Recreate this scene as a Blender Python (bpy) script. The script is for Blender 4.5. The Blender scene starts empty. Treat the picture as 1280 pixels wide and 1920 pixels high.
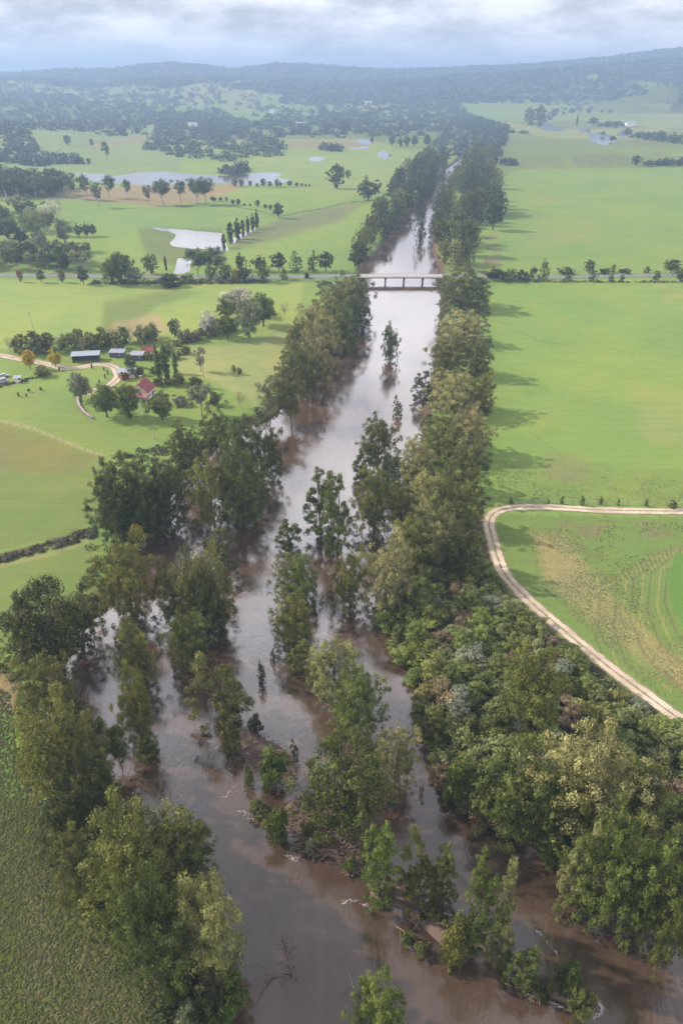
import bpy, bmesh, math, random
import numpy as np
from mathutils import Vector

# ------------------------------------------------------------------ camera, world, sun, exposure
F = 1340.0                       # focal length in pixels of the 1280x1920 photograph
CAMZ = 110.0
PITCH = math.atan(820.0 / F)
SP, CP = math.sin(PITCH), math.cos(PITCH)
scene = bpy.context.scene
cam_d = bpy.data.cameras.new("camera")
cam = bpy.data.objects.new("camera", cam_d)
scene.collection.objects.link(cam)
cam.location = (0, 0, CAMZ)
cam.rotation_euler = (math.pi / 2 - PITCH, 0, 0)
cam_d.sensor_fit = 'VERTICAL'
cam_d.sensor_height = 36.0
cam_d.lens = F / 1920.0 * 36.0
cam_d.clip_start = 0.5
cam_d.clip_end = 40000
scene.camera = cam

SUN_EL, SUN_AZ = 34.0, 286.0     # azimuth clockwise from +Y: light comes from the left, a little from behind the view
w = bpy.data.worlds.new("World"); scene.world = w
w.use_nodes = True
nt = w.node_tree; nt.nodes.clear()
N = nt.nodes.new; L = nt.links.new
sky = N('ShaderNodeTexSky'); sky.sky_type = 'NISHITA'; sky.sun_disc = False
sky.sun_elevation = math.radians(SUN_EL); sky.sun_rotation = math.radians(SUN_AZ)
sky.altitude = 100; sky.air_density = 1.0; sky.dust_density = 1.5
tc = N('ShaderNodeTexCoord')
mp = N('ShaderNodeMapping'); mp.inputs['Scale'].default_value = (1.0, 1.0, 3.2)
L(tc.outputs['Generated'], mp.inputs['Vector'])
nz = N('ShaderNodeTexNoise'); nz.inputs['Scale'].default_value = 3.6; nz.inputs['Detail'].default_value = 8
nz.inputs['Roughness'].default_value = 0.56; nz.inputs['Distortion'].default_value = 0.35
L(mp.outputs[0], nz.inputs['Vector'])
rmp = N('ShaderNodeValToRGB')
rmp.color_ramp.elements[0].position = 0.30; rmp.color_ramp.elements[0].color = (0.93, 0.93, 0.93, 1)
rmp.color_ramp.elements[1].position = 0.60; rmp.color_ramp.elements[1].color = (1, 1, 1, 1)
L(nz.outputs['Fac'], rmp.inputs[0])
nz2 = N('ShaderNodeTexNoise'); nz2.inputs['Scale'].default_value = 7.0; nz2.inputs['Detail'].default_value = 9
nz2.inputs['Roughness'].default_value = 0.6
L(mp.outputs[0], nz2.inputs['Vector'])
crmp = N('ShaderNodeValToRGB')
crmp.color_ramp.elements[0].position = 0.40; crmp.color_ramp.elements[0].color = (3.35, 3.3, 3.55, 1)
crmp.color_ramp.elements[1].position = 0.60; crmp.color_ramp.elements[1].color = (7.1, 6.9, 7.1, 1)
L(nz2.outputs['Fac'], crmp.inputs[0])
mx = N('ShaderNodeMix'); mx.data_type = 'RGBA'
L(rmp.outputs[0], mx.inputs[0]); L(sky.outputs[0], mx.inputs[6]); L(crmp.outputs[0], mx.inputs[7])
sx = N('ShaderNodeSeparateXYZ'); L(tc.outputs['Generated'], sx.inputs[0])
hi_ = N('ShaderNodeMapRange'); hi_.interpolation_type = 'SMOOTHSTEP'
hi_.inputs['From Min'].default_value = 0.07; hi_.inputs['From Max'].default_value = 0.24
hi_.inputs['To Min'].default_value = 1.35; hi_.inputs['To Max'].default_value = 3.3
L(sx.outputs['Z'], hi_.inputs[0])
lo_ = N('ShaderNodeMapRange'); lo_.interpolation_type = 'SMOOTHSTEP'      # the deck thins out and darkens overhead
lo_.inputs['From Min'].default_value = 0.52; lo_.inputs['From Max'].default_value = 0.86
lo_.inputs['To Min'].default_value = 1.0; lo_.inputs['To Max'].default_value = 0.13
L(sx.outputs['Z'], lo_.inputs[0])
mm_ = N('ShaderNodeMath'); mm_.operation = 'MULTIPLY'; L(hi_.outputs[0], mm_.inputs[0]); L(lo_.outputs[0], mm_.inputs[1])
vm = N('ShaderNodeVectorMath'); vm.operation = 'SCALE'; L(mx.outputs[2], vm.inputs[0]); L(mm_.outputs[0], vm.inputs['Scale'])
bg = N('ShaderNodeBackground'); bg.inputs['Strength'].default_value = 0.10
L(vm.outputs[0], bg.inputs['Color'])
wo = N('ShaderNodeOutputWorld'); L(bg.outputs[0], wo.inputs['Surface'])

sd = bpy.data.lights.new("sun", 'SUN'); sd.energy = 5.0; sd.angle = math.radians(0.8); sd.color = (1.0, 0.93, 0.80)
sun = bpy.data.objects.new("sun", sd); scene.collection.objects.link(sun)
_a, _e = math.radians(SUN_AZ), math.radians(SUN_EL)
sun_dir = Vector((math.sin(_a) * math.cos(_e), math.cos(_a) * math.cos(_e), math.sin(_e)))
sun.rotation_euler = sun_dir.to_track_quat('Z', 'Y').to_euler()
sun.location = (-200, 100, 400)

scene.view_settings.view_transform = 'Standard'
scene.view_settings.look = 'None'
scene.view_settings.gamma = 1.0
scene.view_settings.use_curve_mapping = False
scene.view_settings.exposure = 0.52
cy = scene.cycles
cy.max_bounces = 6; cy.diffuse_bounces = 2; cy.glossy_bounces = 3; cy.transmission_bounces = 3
cy.volume_bounces = 1; cy.transparent_max_bounces = 6
cy.use_denoising = True
cy.caustics_reflective = False; cy.caustics_refractive = False

rng = np.random.default_rng(11)
random.seed(5)

# ------------------------------------------------------------------ pixel <-> ground
def gp(px, py, z=0.0):
    a, u = (px - 640.0) / F, (960.0 - py) / F
    dx, dy, dz = a, CP + u * SP, -SP + u * CP
    t = (z - CAMZ) / dz
    return Vector((dx * t, dy * t, z))

def proj(x, y, z):
    q = CAMZ - z
    d = y * CP + q * SP
    return 640 + F * x / d, 960 - F * (y * SP - q * CP) / d

def depth_of(y, z):
    return y * CP + (CAMZ - z) * SP

def height_for(y, ty, zb):
    v = (960.0 - ty) / F
    q = y * (SP - v * CP) / (CP + v * SP)
    return CAMZ - q - zb

# ------------------------------------------------------------------ materials
MATS = {}
def mat(name):
    m = bpy.data.materials.new(name); m.use_nodes = True
    t = m.node_tree; t.nodes.clear()
    out = t.nodes.new('ShaderNodeOutputMaterial')
    MATS[name] = m
    return m, t, out

def simple_mat(name, col, rough=0.8, var=0.25, scale=1.5, bump=0.0, metal=0.0):
    m, t, out = mat(name)
    b = t.nodes.new('ShaderNodeBsdfPrincipled')
    b.inputs['Roughness'].default_value = rough; b.inputs['Metallic'].default_value = metal
    tcn = t.nodes.new('ShaderNodeTexCoord')
    n = t.nodes.new('ShaderNodeTexNoise'); n.inputs['Scale'].default_value = scale; n.inputs['Detail'].default_value = 6
    t.links.new(tcn.outputs['Object'], n.inputs['Vector'])
    r = t.nodes.new('ShaderNodeMix'); r.data_type = 'RGBA'
    r.inputs[6].default_value = tuple(c * (1 - var) for c in col) + (1,)
    r.inputs[7].default_value = tuple(min(1, c * (1 + var)) for c in col) + (1,)
    t.links.new(n.outputs['Fac'], r.inputs[0])
    t.links.new(r.outputs[2], b.inputs['Base Color'])
    if bump:
        bm_ = t.nodes.new('ShaderNodeBump'); bm_.inputs['Strength'].default_value = 1.0; bm_.inputs['Distance'].default_value = bump
        t.links.new(n.outputs['Fac'], bm_.inputs['Height']); t.links.new(bm_.outputs[0], b.inputs['Normal'])
    t.links.new(b.outputs[0], out.inputs[0])
    return m

def foliage_mat(name):
    m, t, out = mat(name)
    oi = t.nodes.new('ShaderNodeObjectInfo')
    at = t.nodes.new('ShaderNodeAttribute'); at.attribute_name = 'v'
    # per leaf and per clump hue: from deep green to the yellowish new growth
    hs = t.nodes.new('ShaderNodeHueSaturation')
    mr = t.nodes.new('ShaderNodeMapRange'); mr.inputs['To Min'].default_value = 0.507; mr.inputs['To Max'].default_value = 0.490
    t.links.new(at.outputs['Fac'], mr.inputs[0]); t.links.new(mr.outputs[0], hs.inputs['Hue'])
    mv = t.nodes.new('ShaderNodeMapRange'); mv.inputs['To Min'].default_value = 0.55; mv.inputs['To Max'].default_value = 1.55
    t.links.new(at.outputs['Fac'], mv.inputs[0]); t.links.new(mv.outputs[0], hs.inputs['Value'])
    t.links.new(oi.outputs['Color'], hs.inputs['Color'])
    hs2 = t.nodes.new('ShaderNodeHueSaturation')
    mo = t.nodes.new('ShaderNodeMapRange'); mo.inputs['To Min'].default_value = 0.82; mo.inputs['To Max'].default_value = 1.18
    t.links.new(oi.outputs['Random'], mo.inputs[0]); t.links.new(mo.outputs[0], hs2.inputs['Value'])
    t.links.new(hs.outputs[0], hs2.inputs['Color'])
    d = t.nodes.new('ShaderNodeBsdfPrincipled'); d.inputs['Roughness'].default_value = 0.6
    d.inputs['Specular IOR Level'].default_value = 0.3
    tr = t.nodes.new('ShaderNodeBsdfTranslucent')
    t.links.new(hs2.outputs[0], d.inputs['Base Color']); t.links.new(hs2.outputs[0], tr.inputs['Color'])
    ms = t.nodes.new('ShaderNodeMixShader'); ms.inputs[0].default_value = 0.25
    t.links.new(d.outputs[0], ms.inputs[1]); t.links.new(tr.outputs[0], ms.inputs[2])
    t.links.new(ms.outputs[0], out.inputs[0])
    return m
M_LEAF = foliage_mat('foliage')
M_BARK = simple_mat('bark', (0.10, 0.075, 0.055), 0.9, 0.5, 1.2)
M_PALEBARK = simple_mat('pale_bark', (0.30, 0.27, 0.24), 0.8, 0.3, 1.0)
M_DRIFT = simple_mat('driftwood', (0.17, 0.115, 0.085), 0.9, 0.6, 0.8)

def ground_mat():
    m, t, out = mat('ground_cover')
    def nd(k): return t.nodes.new(k)
    lk = t.links.new
    geo = nd('ShaderNodeNewGeometry')
    at = nd('ShaderNodeAttribute'); at.attribute_name = 'zone'
    rg = nd('ShaderNodeAttribute'); rg.attribute_name = 'rough'
    def noise(scale, det=6, rough=0.6, sx=1, sy=1, dist=0.0):
        mpn = nd('ShaderNodeMapping'); mpn.inputs['Scale'].default_value = (sx, sy, 1)
        lk(geo.outputs['Position'], mpn.inputs['Vector'])
        n = nd('ShaderNodeTexNoise'); n.inputs['Scale'].default_value = scale
        n.inputs['Detail'].default_value = det; n.inputs['Roughness'].default_value = rough
        n.inputs['Distortion'].default_value = dist
        lk(mpn.outputs[0], n.inputs['Vector'])
        return n.outputs['Fac']
    def ramp(a, lo, hi, tmin=0.0, tmax=1.0):
        r = nd('ShaderNodeMapRange'); r.inputs['From Min'].default_value = lo; r.inputs['From Max'].default_value = hi
        r.inputs['To Min'].default_value = tmin; r.inputs['To Max'].default_value = tmax
        lk(a, r.inputs[0]); return r.outputs[0]
    def mixc(f, a, b, mode='MIX'):
        x = nd('ShaderNodeMix'); x.data_type = 'RGBA'; x.blend_type = mode
        if isinstance(f, float): x.inputs[0].default_value = f
        else: lk(f, x.inputs[0])
        for k, v in ((6, a), (7, b)):
            if isinstance(v, tuple): x.inputs[k].default_value = v + (1,)
            else: lk(v, x.inputs[k])
        return x.outputs[2]
    def mul(a, b):
        x = nd('ShaderNodeMath'); x.operation = 'MULTIPLY'
        for k, v in ((0, a), (1, b)):
            if isinstance(v, float): x.inputs[k].default_value = v
            else: lk(v, x.inputs[k])
        return x.outputs[0]
    base = at.outputs['Color']
    big = noise(0.011, 7, 0.62, dist=1.0)
    c = mixc(ramp(big, 0.35, 0.68), base, mixc(1.0, base, (1.30, 1.12, 0.95), 'MULTIPLY'))
    med = noise(0.05, 8, 0.65, 1.0, 0.6, 0.5)
    c = mixc(ramp(med, 0.42, 0.72, 0, 0.75), c, mixc(1.0, c, (1.18, 0.98, 1.0), 'MULTIPLY'))
    # grazed lines and dung-darkened patches
    dk = noise(0.12, 9, 0.7, 0.5, 1.0, 0.8)
    c = mixc(ramp(dk, 0.5, 0.72, 0, 0.6), c, mixc(1.0, c, (0.70, 0.84, 0.66), 'MULTIPLY'))
    st = noise(0.22, 7, 0.7, 0.16, 1.3, 0.4)
    c = mixc(ramp(st, 0.40, 0.66, 0, 0.55), c, mixc(1.0, c, (0.80, 0.88, 0.76), 'MULTIPLY'))
    # rough tussocky patches where the ground is marked rough
    tus = noise(0.9, 5, 0.7)
    tf = mul(ramp(tus, 0.47, 0.60), rg.outputs['Fac'])
    c = mixc(mul(tf, 0.6), c, mixc(1.0, c, (1.35, 1.2, 1.25), 'MULTIPLY'))
    tus2 = noise(0.28, 6, 0.75)
    tf2 = mul(ramp(tus2, 0.52, 0.66), rg.outputs['Fac'])
    c = mixc(mul(tf2, 0.75), c, (0.16, 0.125, 0.075))
    fine = noise(1.6, 6, 0.75)
    c = mixc(ramp(fine, 0.35, 0.65, 0, 0.5), c, mixc(1.0, c, (0.62, 0.74, 0.6), 'MULTIPLY'))
    b = nd('ShaderNodeBsdfPrincipled'); b.inputs['Roughness'].default_value = 0.95
    b.inputs['Specular IOR Level'].default_value = 0.1
    lk(c, b.inputs['Base Color'])
    bu = nd('ShaderNodeBump'); bu.inputs['Distance'].default_value = 0.55
    hb = nd('ShaderNodeMath'); hb.operation = 'MULTIPLY_ADD'
    lk(tus, hb.inputs[0]); lk(rg.outputs['Fac'], hb.inputs[1]); lk(mul(fine, 0.25), hb.inputs[2])
    bu.inputs['Strength'].default_value = 0.9
    lk(hb.outputs[0], bu.inputs['Height']); lk(bu.outputs[0], b.inputs['Normal'])
    lk(b.outputs[0], out.inputs[0])
    return m
M_GROUND = ground_mat()

def water_mat(name, body, rough, bump, spec=0.5, ior=1.33):
    m, t, out = mat(name)
    geo = t.nodes.new('ShaderNodeNewGeometry')
    mpn = t.nodes.new('ShaderNodeMapping'); mpn.inputs['Scale'].default_value = (1.0, 0.45, 1)
    t.links.new(geo.outputs['Position'], mpn.inputs['Vector'])
    n1 = t.nodes.new('ShaderNodeTexNoise'); n1.inputs['Scale'].default_value = 1.3; n1.inputs['Detail'].default_value = 5
    n1.inputs['Roughness'].default_value = 0.6; n1.inputs['Distortion'].default_value = 0.6
    t.links.new(mpn.outputs[0], n1.inputs['Vector'])
    n2 = t.nodes.new('ShaderNodeTexNoise'); n2.inputs['Scale'].default_value = 0.045; n2.inputs['Detail'].default_value = 5
    n2.inputs['Distortion'].default_value = 1.0
    t.links.new(mpn.outputs[0], n2.inputs['Vector'])
    mp3 = t.nodes.new('ShaderNodeMapping'); mp3.inputs['Scale'].default_value = (0.22, 0.035, 1); mp3.inputs['Rotation'].default_value = (0, 0, 0.15)
    t.links.new(geo.outputs['Position'], mp3.inputs['Vector'])
    n3 = t.nodes.new('ShaderNodeTexNoise'); n3.inputs['Scale'].default_value = 1.0; n3.inputs['Detail'].default_value = 8
    n3.inputs['Roughness'].default_value = 0.7; n3.inputs['Distortion'].default_value = 1.5
    t.links.new(mp3.outputs[0], n3.inputs['Vector'])
    cm = t.nodes.new('ShaderNodeMix'); cm.data_type = 'RGBA'
    cm.inputs[6].default_value = tuple(c * 0.6 for c in body) + (1,)
    cm.inputs[7].default_value = tuple(c * 1.5 for c in body) + (1,)
    t.links.new(n3.outputs['Fac'], cm.inputs[0])
    b = t.nodes.new('ShaderNodeBsdfPrincipled')
    b.inputs['IOR'].default_value = ior; b.inputs['Specular IOR Level'].default_value = spec
    t.links.new(cm.outputs[2], b.inputs['Base Color'])
    # breeze patches: rippled and smooth reaches
    rr = t.nodes.new('ShaderNodeMapRange'); rr.inputs['From Min'].default_value = 0.38; rr.inputs['From Max'].default_value = 0.65
    rr.inputs['To Min'].default_value = rough; rr.inputs['To Max'].default_value = rough * 2.2
    t.links.new(n2.outputs['Fac'], rr.inputs[0]); t.links.new(rr.outputs[0], b.inputs['Roughness'])
    bs = t.nodes.new('ShaderNodeMapRange'); bs.inputs['From Min'].default_value = 0.35; bs.inputs['From Max'].default_value = 0.65
    bs.inputs['To Min'].default_value = 0.35; bs.inputs['To Max'].default_value = 1.0
    t.links.new(n3.outputs['Fac'], bs.inputs[0])
    bu = t.nodes.new('ShaderNodeBump'); bu.inputs['Distance'].default_value = bump
    t.links.new(bs.outputs[0], bu.inputs['Strength'])
    t.links.new(n1.outputs['Fac'], bu.inputs['Height']); t.links.new(bu.outputs[0], b.inputs['Normal'])
    t.links.new(b.outputs[0], out.inputs[0])
    return m
M_WATER = water_mat('flood_water', (0.068, 0.040, 0.027), 0.03, 0.055, 0.5, 2.6)
M_POND = water_mat('pond_water', (0.10, 0.09, 0.08), 0.05, 0.03, 0.5, 1.75)
M_TRACK = simple_mat('pale_gravel', (0.52, 0.40, 0.32), 0.95, 0.22, 0.5, 0.05)
def track_mat():
    m, t, out = mat('farm_track')
    def nd(k): return t.nodes.new(k)
    geo = nd('ShaderNodeNewGeometry'); at = nd('ShaderNodeAttribute'); at.attribute_name = 'across'
    n = nd('ShaderNodeTexNoise'); n.inputs['Scale'].default_value = 0.6; n.inputs['Detail'].default_value = 8; n.inputs['Roughness'].default_value = 0.7
    t.links.new(geo.outputs['Position'], n.inputs['Vector'])
    n2 = nd('ShaderNodeTexNoise'); n2.inputs['Scale'].default_value = 0.12; n2.inputs['Detail'].default_value = 5
    t.links.new(geo.outputs['Position'], n2.inputs['Vector'])
    cr = nd('ShaderNodeValToRGB'); cr.color_ramp.elements[0].position = 0.3; cr.color_ramp.elements[0].color = (0.30, 0.215, 0.165, 1)
    cr.color_ramp.elements[1].position = 0.65; cr.color_ramp.elements[1].color = (0.54, 0.42, 0.34, 1)
    t.links.new(n2.outputs['Fac'], cr.inputs[0])
    def m2(op, a, b):
        x = nd('ShaderNodeMath'); x.operation = op
        for k, v in ((0, a), (1, b)):
            if isinstance(v, float): x.inputs[k].default_value = v
            else: t.links.new(v, x.inputs[k])
        return x.outputs[0]
    ab = m2('ABSOLUTE', at.outputs['Fac'], 0.0)
    cen = m2('SUBTRACT', 0.20, ab); edge = m2('SUBTRACT', ab, 0.72)
    e = m2('MAXIMUM', m2('MULTIPLY', cen, 1.3), m2('MULTIPLY', edge, 2.6))
    f = nd('ShaderNodeMapRange'); f.inputs['From Min'].default_value = 0.52; f.inputs['From Max'].default_value = 0.66
    t.links.new(m2('ADD', e, n.outputs['Fac']), f.inputs[0])
    x = nd('ShaderNodeMix'); x.data_type = 'RGBA'; x.inputs[7].default_value = (0.16, 0.17, 0.07, 1)
    t.links.new(f.outputs[0], x.inputs[0]); t.links.new(cr.outputs[0], x.inputs[6])
    b = nd('ShaderNodeBsdfPrincipled'); b.inputs['Roughness'].default_value = 0.95
    t.links.new(x.outputs[2], b.inputs['Base Color']); t.links.new(b.outputs[0], out.inputs[0])
    return m
M_FARMTRACK = track_mat()
M_ROAD = simple_mat('asphalt', (0.125, 0.12, 0.125), 0.9, 0.15, 0.4)
M_WHITE = simple_mat('white_paint', (0.75, 0.73, 0.70), 0.6, 0.08)
M_CONC = simple_mat('concrete', (0.40, 0.35, 0.31), 0.8, 0.12, 0.6)
M_CONCD = simple_mat('dark_concrete', (0.12, 0.11, 0.10), 0.85, 0.3, 0.6)
M_STEEL = simple_mat('galvanised_steel', (0.45, 0.45, 0.46), 0.5, 0.1, 2, 0, 0.6)
M_RED = simple_mat('red_iron_roof', (0.24, 0.050, 0.050), 0.6, 0.2, 0.8)
M_PINK = simple_mat('faded_red_roof', (0.28, 0.10, 0.11), 0.6, 0.2, 0.8)
M_PALEROOF = simple_mat('pale_iron_roof', (0.26, 0.29, 0.34), 0.7, 0.1, 0.8)
M_GREYROOF = simple_mat('grey_iron_roof', (0.25, 0.25, 0.30), 0.6, 0.15, 0.8)
M_CREAM = simple_mat('cream_wall', (0.62, 0.52, 0.42), 0.8, 0.1, 1)
M_DARKWALL = simple_mat('dark_timber_wall', (0.06, 0.07, 0.09), 0.8, 0.3, 1)
M_GLASS = simple_mat('window_glass', (0.03, 0.04, 0.05), 0.1, 0.1, 1)
M_BRICK = simple_mat('brick', (0.35, 0.22, 0.17), 0.9, 0.3, 3)
M_WOOD = simple_mat('weathered_wood', (0.30, 0.26, 0.23), 0.9, 0.3, 2)
M_STONE = simple_mat('stone_wall', (0.36, 0.29, 0.26), 0.95, 0.4, 2, 0.1)
M_CARW = simple_mat('white_car_paint', (0.30, 0.31, 0.33), 0.35, 0.03)
M_CARB = simple_mat('dark_blue_car_paint', (0.02, 0.03, 0.07), 0.25, 0.05)
M_RUBBER = simple_mat('rubber', (0.02, 0.02, 0.02), 0.9, 0.1)
M_MUD = simple_mat('wet_mud', (0.13, 0.085, 0.065), 0.8, 0.4, 0.6, 0.2)
M_SAND = simple_mat('sand', (0.50, 0.33, 0.22), 0.95, 0.2, 1.0, 0.1)
M_FOAM = simple_mat('foam', (0.40, 0.36, 0.36), 0.7, 0.2, 3)

# ------------------------------------------------------------------ object helpers
col = bpy.data.collections.new("scene_things"); scene.collection.children.link(col)
def link(o):
    col.objects.link(o); return o

def np_mesh(name, verts, faces, mats=(), fmat=None, v=None, smooth=False):
    """verts (n,3), faces (m,k) array of equal size polygons."""
    me = bpy.data.meshes.new(name)
    verts = np.asarray(verts, dtype=np.float32); faces = np.asarray(faces, dtype=np.int32)
    m, k = faces.shape
    me.vertices.add(len(verts)); me.vertices.foreach_set('co', verts.ravel())
    me.loops.add(m * k); me.loops.foreach_set('vertex_index', faces.ravel())
    me.polygons.add(m)
    me.polygons.foreach_set('loop_start', np.arange(0, m * k, k, dtype=np.int32))
    me.polygons.foreach_set('loop_total', np.full(m, k, dtype=np.int32))
    if fmat is not None: me.polygons.foreach_set('material_index', np.asarray(fmat, dtype=np.int32))
    me.polygons.foreach_set('use_smooth', np.full(m, smooth, dtype=bool))
    for mm in mats: me.materials.append(mm)
    if v is not None:
        a = me.attributes.new('v', 'FLOAT', 'FACE'); a.data.foreach_set('value', np.asarray(v, dtype=np.float32))
    me.update(calc_edges=True)
    return me

def tag(o, label=None, cat=None, group=None, kind=None):
    if label: o['label'] = label
    if cat: o['category'] = cat
    if group: o['group'] = group
    if kind: o['kind'] = kind
    return o

def empty(name, loc, rz=0.0):
    o = bpy.data.objects.new(name, None); o.location = loc; o.rotation_euler = (0, 0, rz)
    o.empty_display_size = 0.5
    return link(o)

class MB:
    """collects boxes, tubes and polygons into one mesh"""
    def __init__(s): s.bm = bmesh.new()
    def box(s, c, d, rz=0.0, mi=0):
        cx, cy_, cz = c; dx, dy, dz = d[0] / 2, d[1] / 2, d[2] / 2
        vs = []
        for a, b, e in ((-1,-1,-1),(1,-1,-1),(1,1,-1),(-1,1,-1),(-1,-1,1),(1,-1,1),(1,1,1),(-1,1,1)):
            x, y = a * dx, b * dy
            vs.append(s.bm.verts.new((cx + x * math.cos(rz) - y * math.sin(rz), cy_ + x * math.sin(rz) + y * math.cos(rz), cz + e * dz)))
        for f in ((0,3,2,1),(4,5,6,7),(0,1,5,4),(1,2,6,5),(2,3,7,6),(3,0,4,7)):
            s.bm.faces.new([vs[i] for i in f]).material_index = mi
        return s
    def poly(s, pts, mi=0):
        f = s.bm.faces.new([s.bm.verts.new(p) for p in pts]); f.material_index = mi; return s
    def prism(s, pts, thick, mi=0):
        """pts: quad corners (upper face); extruded down by thick"""
        top = [s.bm.verts.new(p) for p in pts]; bot = [s.bm.verts.new((p[0], p[1], p[2] - thick)) for p in pts]
        n = len(pts)
        s.bm.faces.new(top).material_index = mi; s.bm.faces.new(bot[::-1]).material_index = mi
        for i in range(n): s.bm.faces.new((top[i], bot[i], bot[(i + 1) % n], top[(i + 1) % n])).material_index = mi
        return s
    def tube(s, pts, rads, n=6, mi=0):
        rings = []
        for i, p in enumerate(pts):
            p = Vector(p)
            d = (Vector(pts[min(i + 1, len(pts) - 1)]) - Vector(pts[max(i - 1, 0)])).normalized()
            a = d.orthogonal().normalized(); b = d.cross(a)
            rings.append([s.bm.verts.new(p + (a * math.cos(2 * math.pi * k / n) + b * math.sin(2 * math.pi * k / n)) * rads[i]) for k in range(n)])
        for r0, r1 in zip(rings, rings[1:]):
            for k in range(n):
                s.bm.faces.new((r0[k], r0[(k + 1) % n], r1[(k + 1) % n], r1[k])).material_index = mi
        s.bm.faces.new(rings[0][::-1]).material_index = mi; s.bm.faces.new(rings[-1]).material_index = mi
        return s
    def mesh(s, name, mats):
        me = bpy.data.meshes.new(name); bmesh.ops.recalc_face_normals(s.bm, faces=s.bm.faces)
        s.bm.to_mesh(me); s.bm.free()
        for m in (mats if isinstance(mats, (list, tuple)) else [mats]): me.materials.append(m)
        return me
    def build(s, name, mats, parent=None, loc=None, rz=0.0):
        o = link(bpy.data.objects.new(name, s.mesh(name, mats)))
        if parent: o.parent = parent
        if loc is not None: o.location = loc
        o.rotation_euler = (0, 0, rz)
        return o

def pin(px, py, poly):
    """vectorised point in polygon"""
    poly = np.asarray(poly, float); inside = np.zeros(px.shape, bool)
    x0, y0 = poly[:, 0], poly[:, 1]; x1, y1 = np.roll(x0, -1), np.roll(y0, -1)
    for a, b, c, d in zip(x0, y0, x1, y1):
        if b == d: continue
        cr = ((b > py) != (d > py)) & (px < (c - a) * (py - b) / (d - b) + a)
        inside ^= cr
    return inside

def seg_dist(px, py, pts, closed=True):
    pts = np.asarray(pts, float); best = np.full(px.shape, 1e9)
    q = np.roll(pts, -1, axis=0) if closed else pts[1:]
    p = pts if closed else pts[:-1]
    for (ax, ay), (bx, by) in zip(p, q):
        dx, dy = bx - ax, by - ay; l2 = dx * dx + dy * dy + 1e-9
        t = np.clip(((px - ax) * dx + (py - ay) * dy) / l2, 0, 1)
        best = np.minimum(best, np.hypot(px - ax - t * dx, py - ay - t * dy))
    return best

def smooth(a, b, x):
    t = np.clip((x - a) / (b - a), 0, 1); return t * t * (3 - 2 * t)

def vnoise(x, y, s, seed=0):
    """cheap smooth value noise, numpy"""
    x = np.asarray(x, float) / s; y = np.asarray(y, float) / s
    xi, yi = np.floor(x).astype(np.int64), np.floor(y).astype(np.int64); fx, fy = x - xi, y - yi
    fx, fy = fx * fx * (3 - 2 * fx), fy * fy * (3 - 2 * fy)
    def h(a, b):
        n = (a * 374761393 + b * 668265263 + seed * 974634777) & 0xffffffff
        n = ((n ^ (n >> 13)) * 1274126177) & 0xffffffff
        return ((n ^ (n >> 16)) & 0xffff) / 65535.0
    return (h(xi, yi) * (1 - fx) + h(xi + 1, yi) * fx) * (1 - fy) + (h(xi, yi + 1) * (1 - fx) + h(xi + 1, yi + 1) * fx) * fy
def fbm(x, y, s, seed=0, o=4):
    r, a, t = 0, 1, 0
    for i in range(o):
        r = r + a * vnoise(x, y, s / 2 ** i, seed + i); t += a; a *= 0.5
    return r / t

# ------------------------------------------------------------------ terrain
WL = -2.0      # water level of the flooded river
RIVER_PX = [
 (470,1990),(440,1920),(385,1850),(360,1740),(330,1650),(280,1560),(225,1460),(200,1400),(175,1320),(142,1268),(146,1215),(168,1178),(205,1152),
 (232,1120),(268,1080),(272,1030),(300,985),(318,940),(345,905),(372,880),(410,850),(470,800),(515,792),(530,770),(556,745),(590,715),(622,690),(650,640),(672,600),(684,560),(684,520),
 (684,505),(712,480),(738,440),(760,405),(795,372),(824,330),(858,303),(880,275),(892,262),(903,262),(893,285),(867,314),(834,345),(816,372),(812,420),(806,470),(818,505),
 (822,540),(818,580),(812,640),(800,700),(790,760),(778,830),(752,880),(735,930),(728,980),(712,1030),(716,1080),(722,1140),(730,1180),(742,1230),(775,1270),(782,1330),(800,1375),(822,1440),
 (846,1490),(890,1520),(930,1558),(985,1590),(1040,1632),(1065,1690),(1120,1722),(1205,1745),(1262,1790),(1330,1850),(1400,1990)]
RIVER = [tuple(gp(x, y, WL)[:2]) for x, y in RIVER_PX]

def ridge_h(az, D, tab):
    """height of a ridge at distance D whose skyline passes the given photo points"""
    px = 640 + az * F * CP
    yy = np.interp(px, [t[0] for t in tab], [t[1] for t in tab])
    v = (960 - yy) / F
    q = (SP - v * CP) / (CP + v * SP)
    return CAMZ - q * D
R1 = [(-900,140),(-200,148),(0,147),(150,143),(230,135),(270,131),(330,131),(370,122),(415,119),(450,122),(490,130),(550,121),(600,124),(700,133),(800,130),(900,121),(1000,108),(1060,97),(1130,87),(1180,90),(1240,95),(1280,97),(1600,104),(2200,130)]
R2 = [(-900,146),(-200,150),(0,150),(60,146),(150,150),(250,152),(310,160),(350,151),(450,146),(560,152),(640,156),(700,152),(800,142),(900,134),(1000,122),(1100,112),(1200,103),(1280,93),(1600,86),(2200,130)]
R3 = [(-900,190),(-200,186),(0,186),(100,184),(200,190),(330,194),(400,200),(560,208),(700,212),(2200,212)]
R4 = [(-900,232),(-200,236),(0,244),(40,236),(130,236),(250,244),(320,256),(380,275),(440,300),(500,310),(2200,310)]
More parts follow.
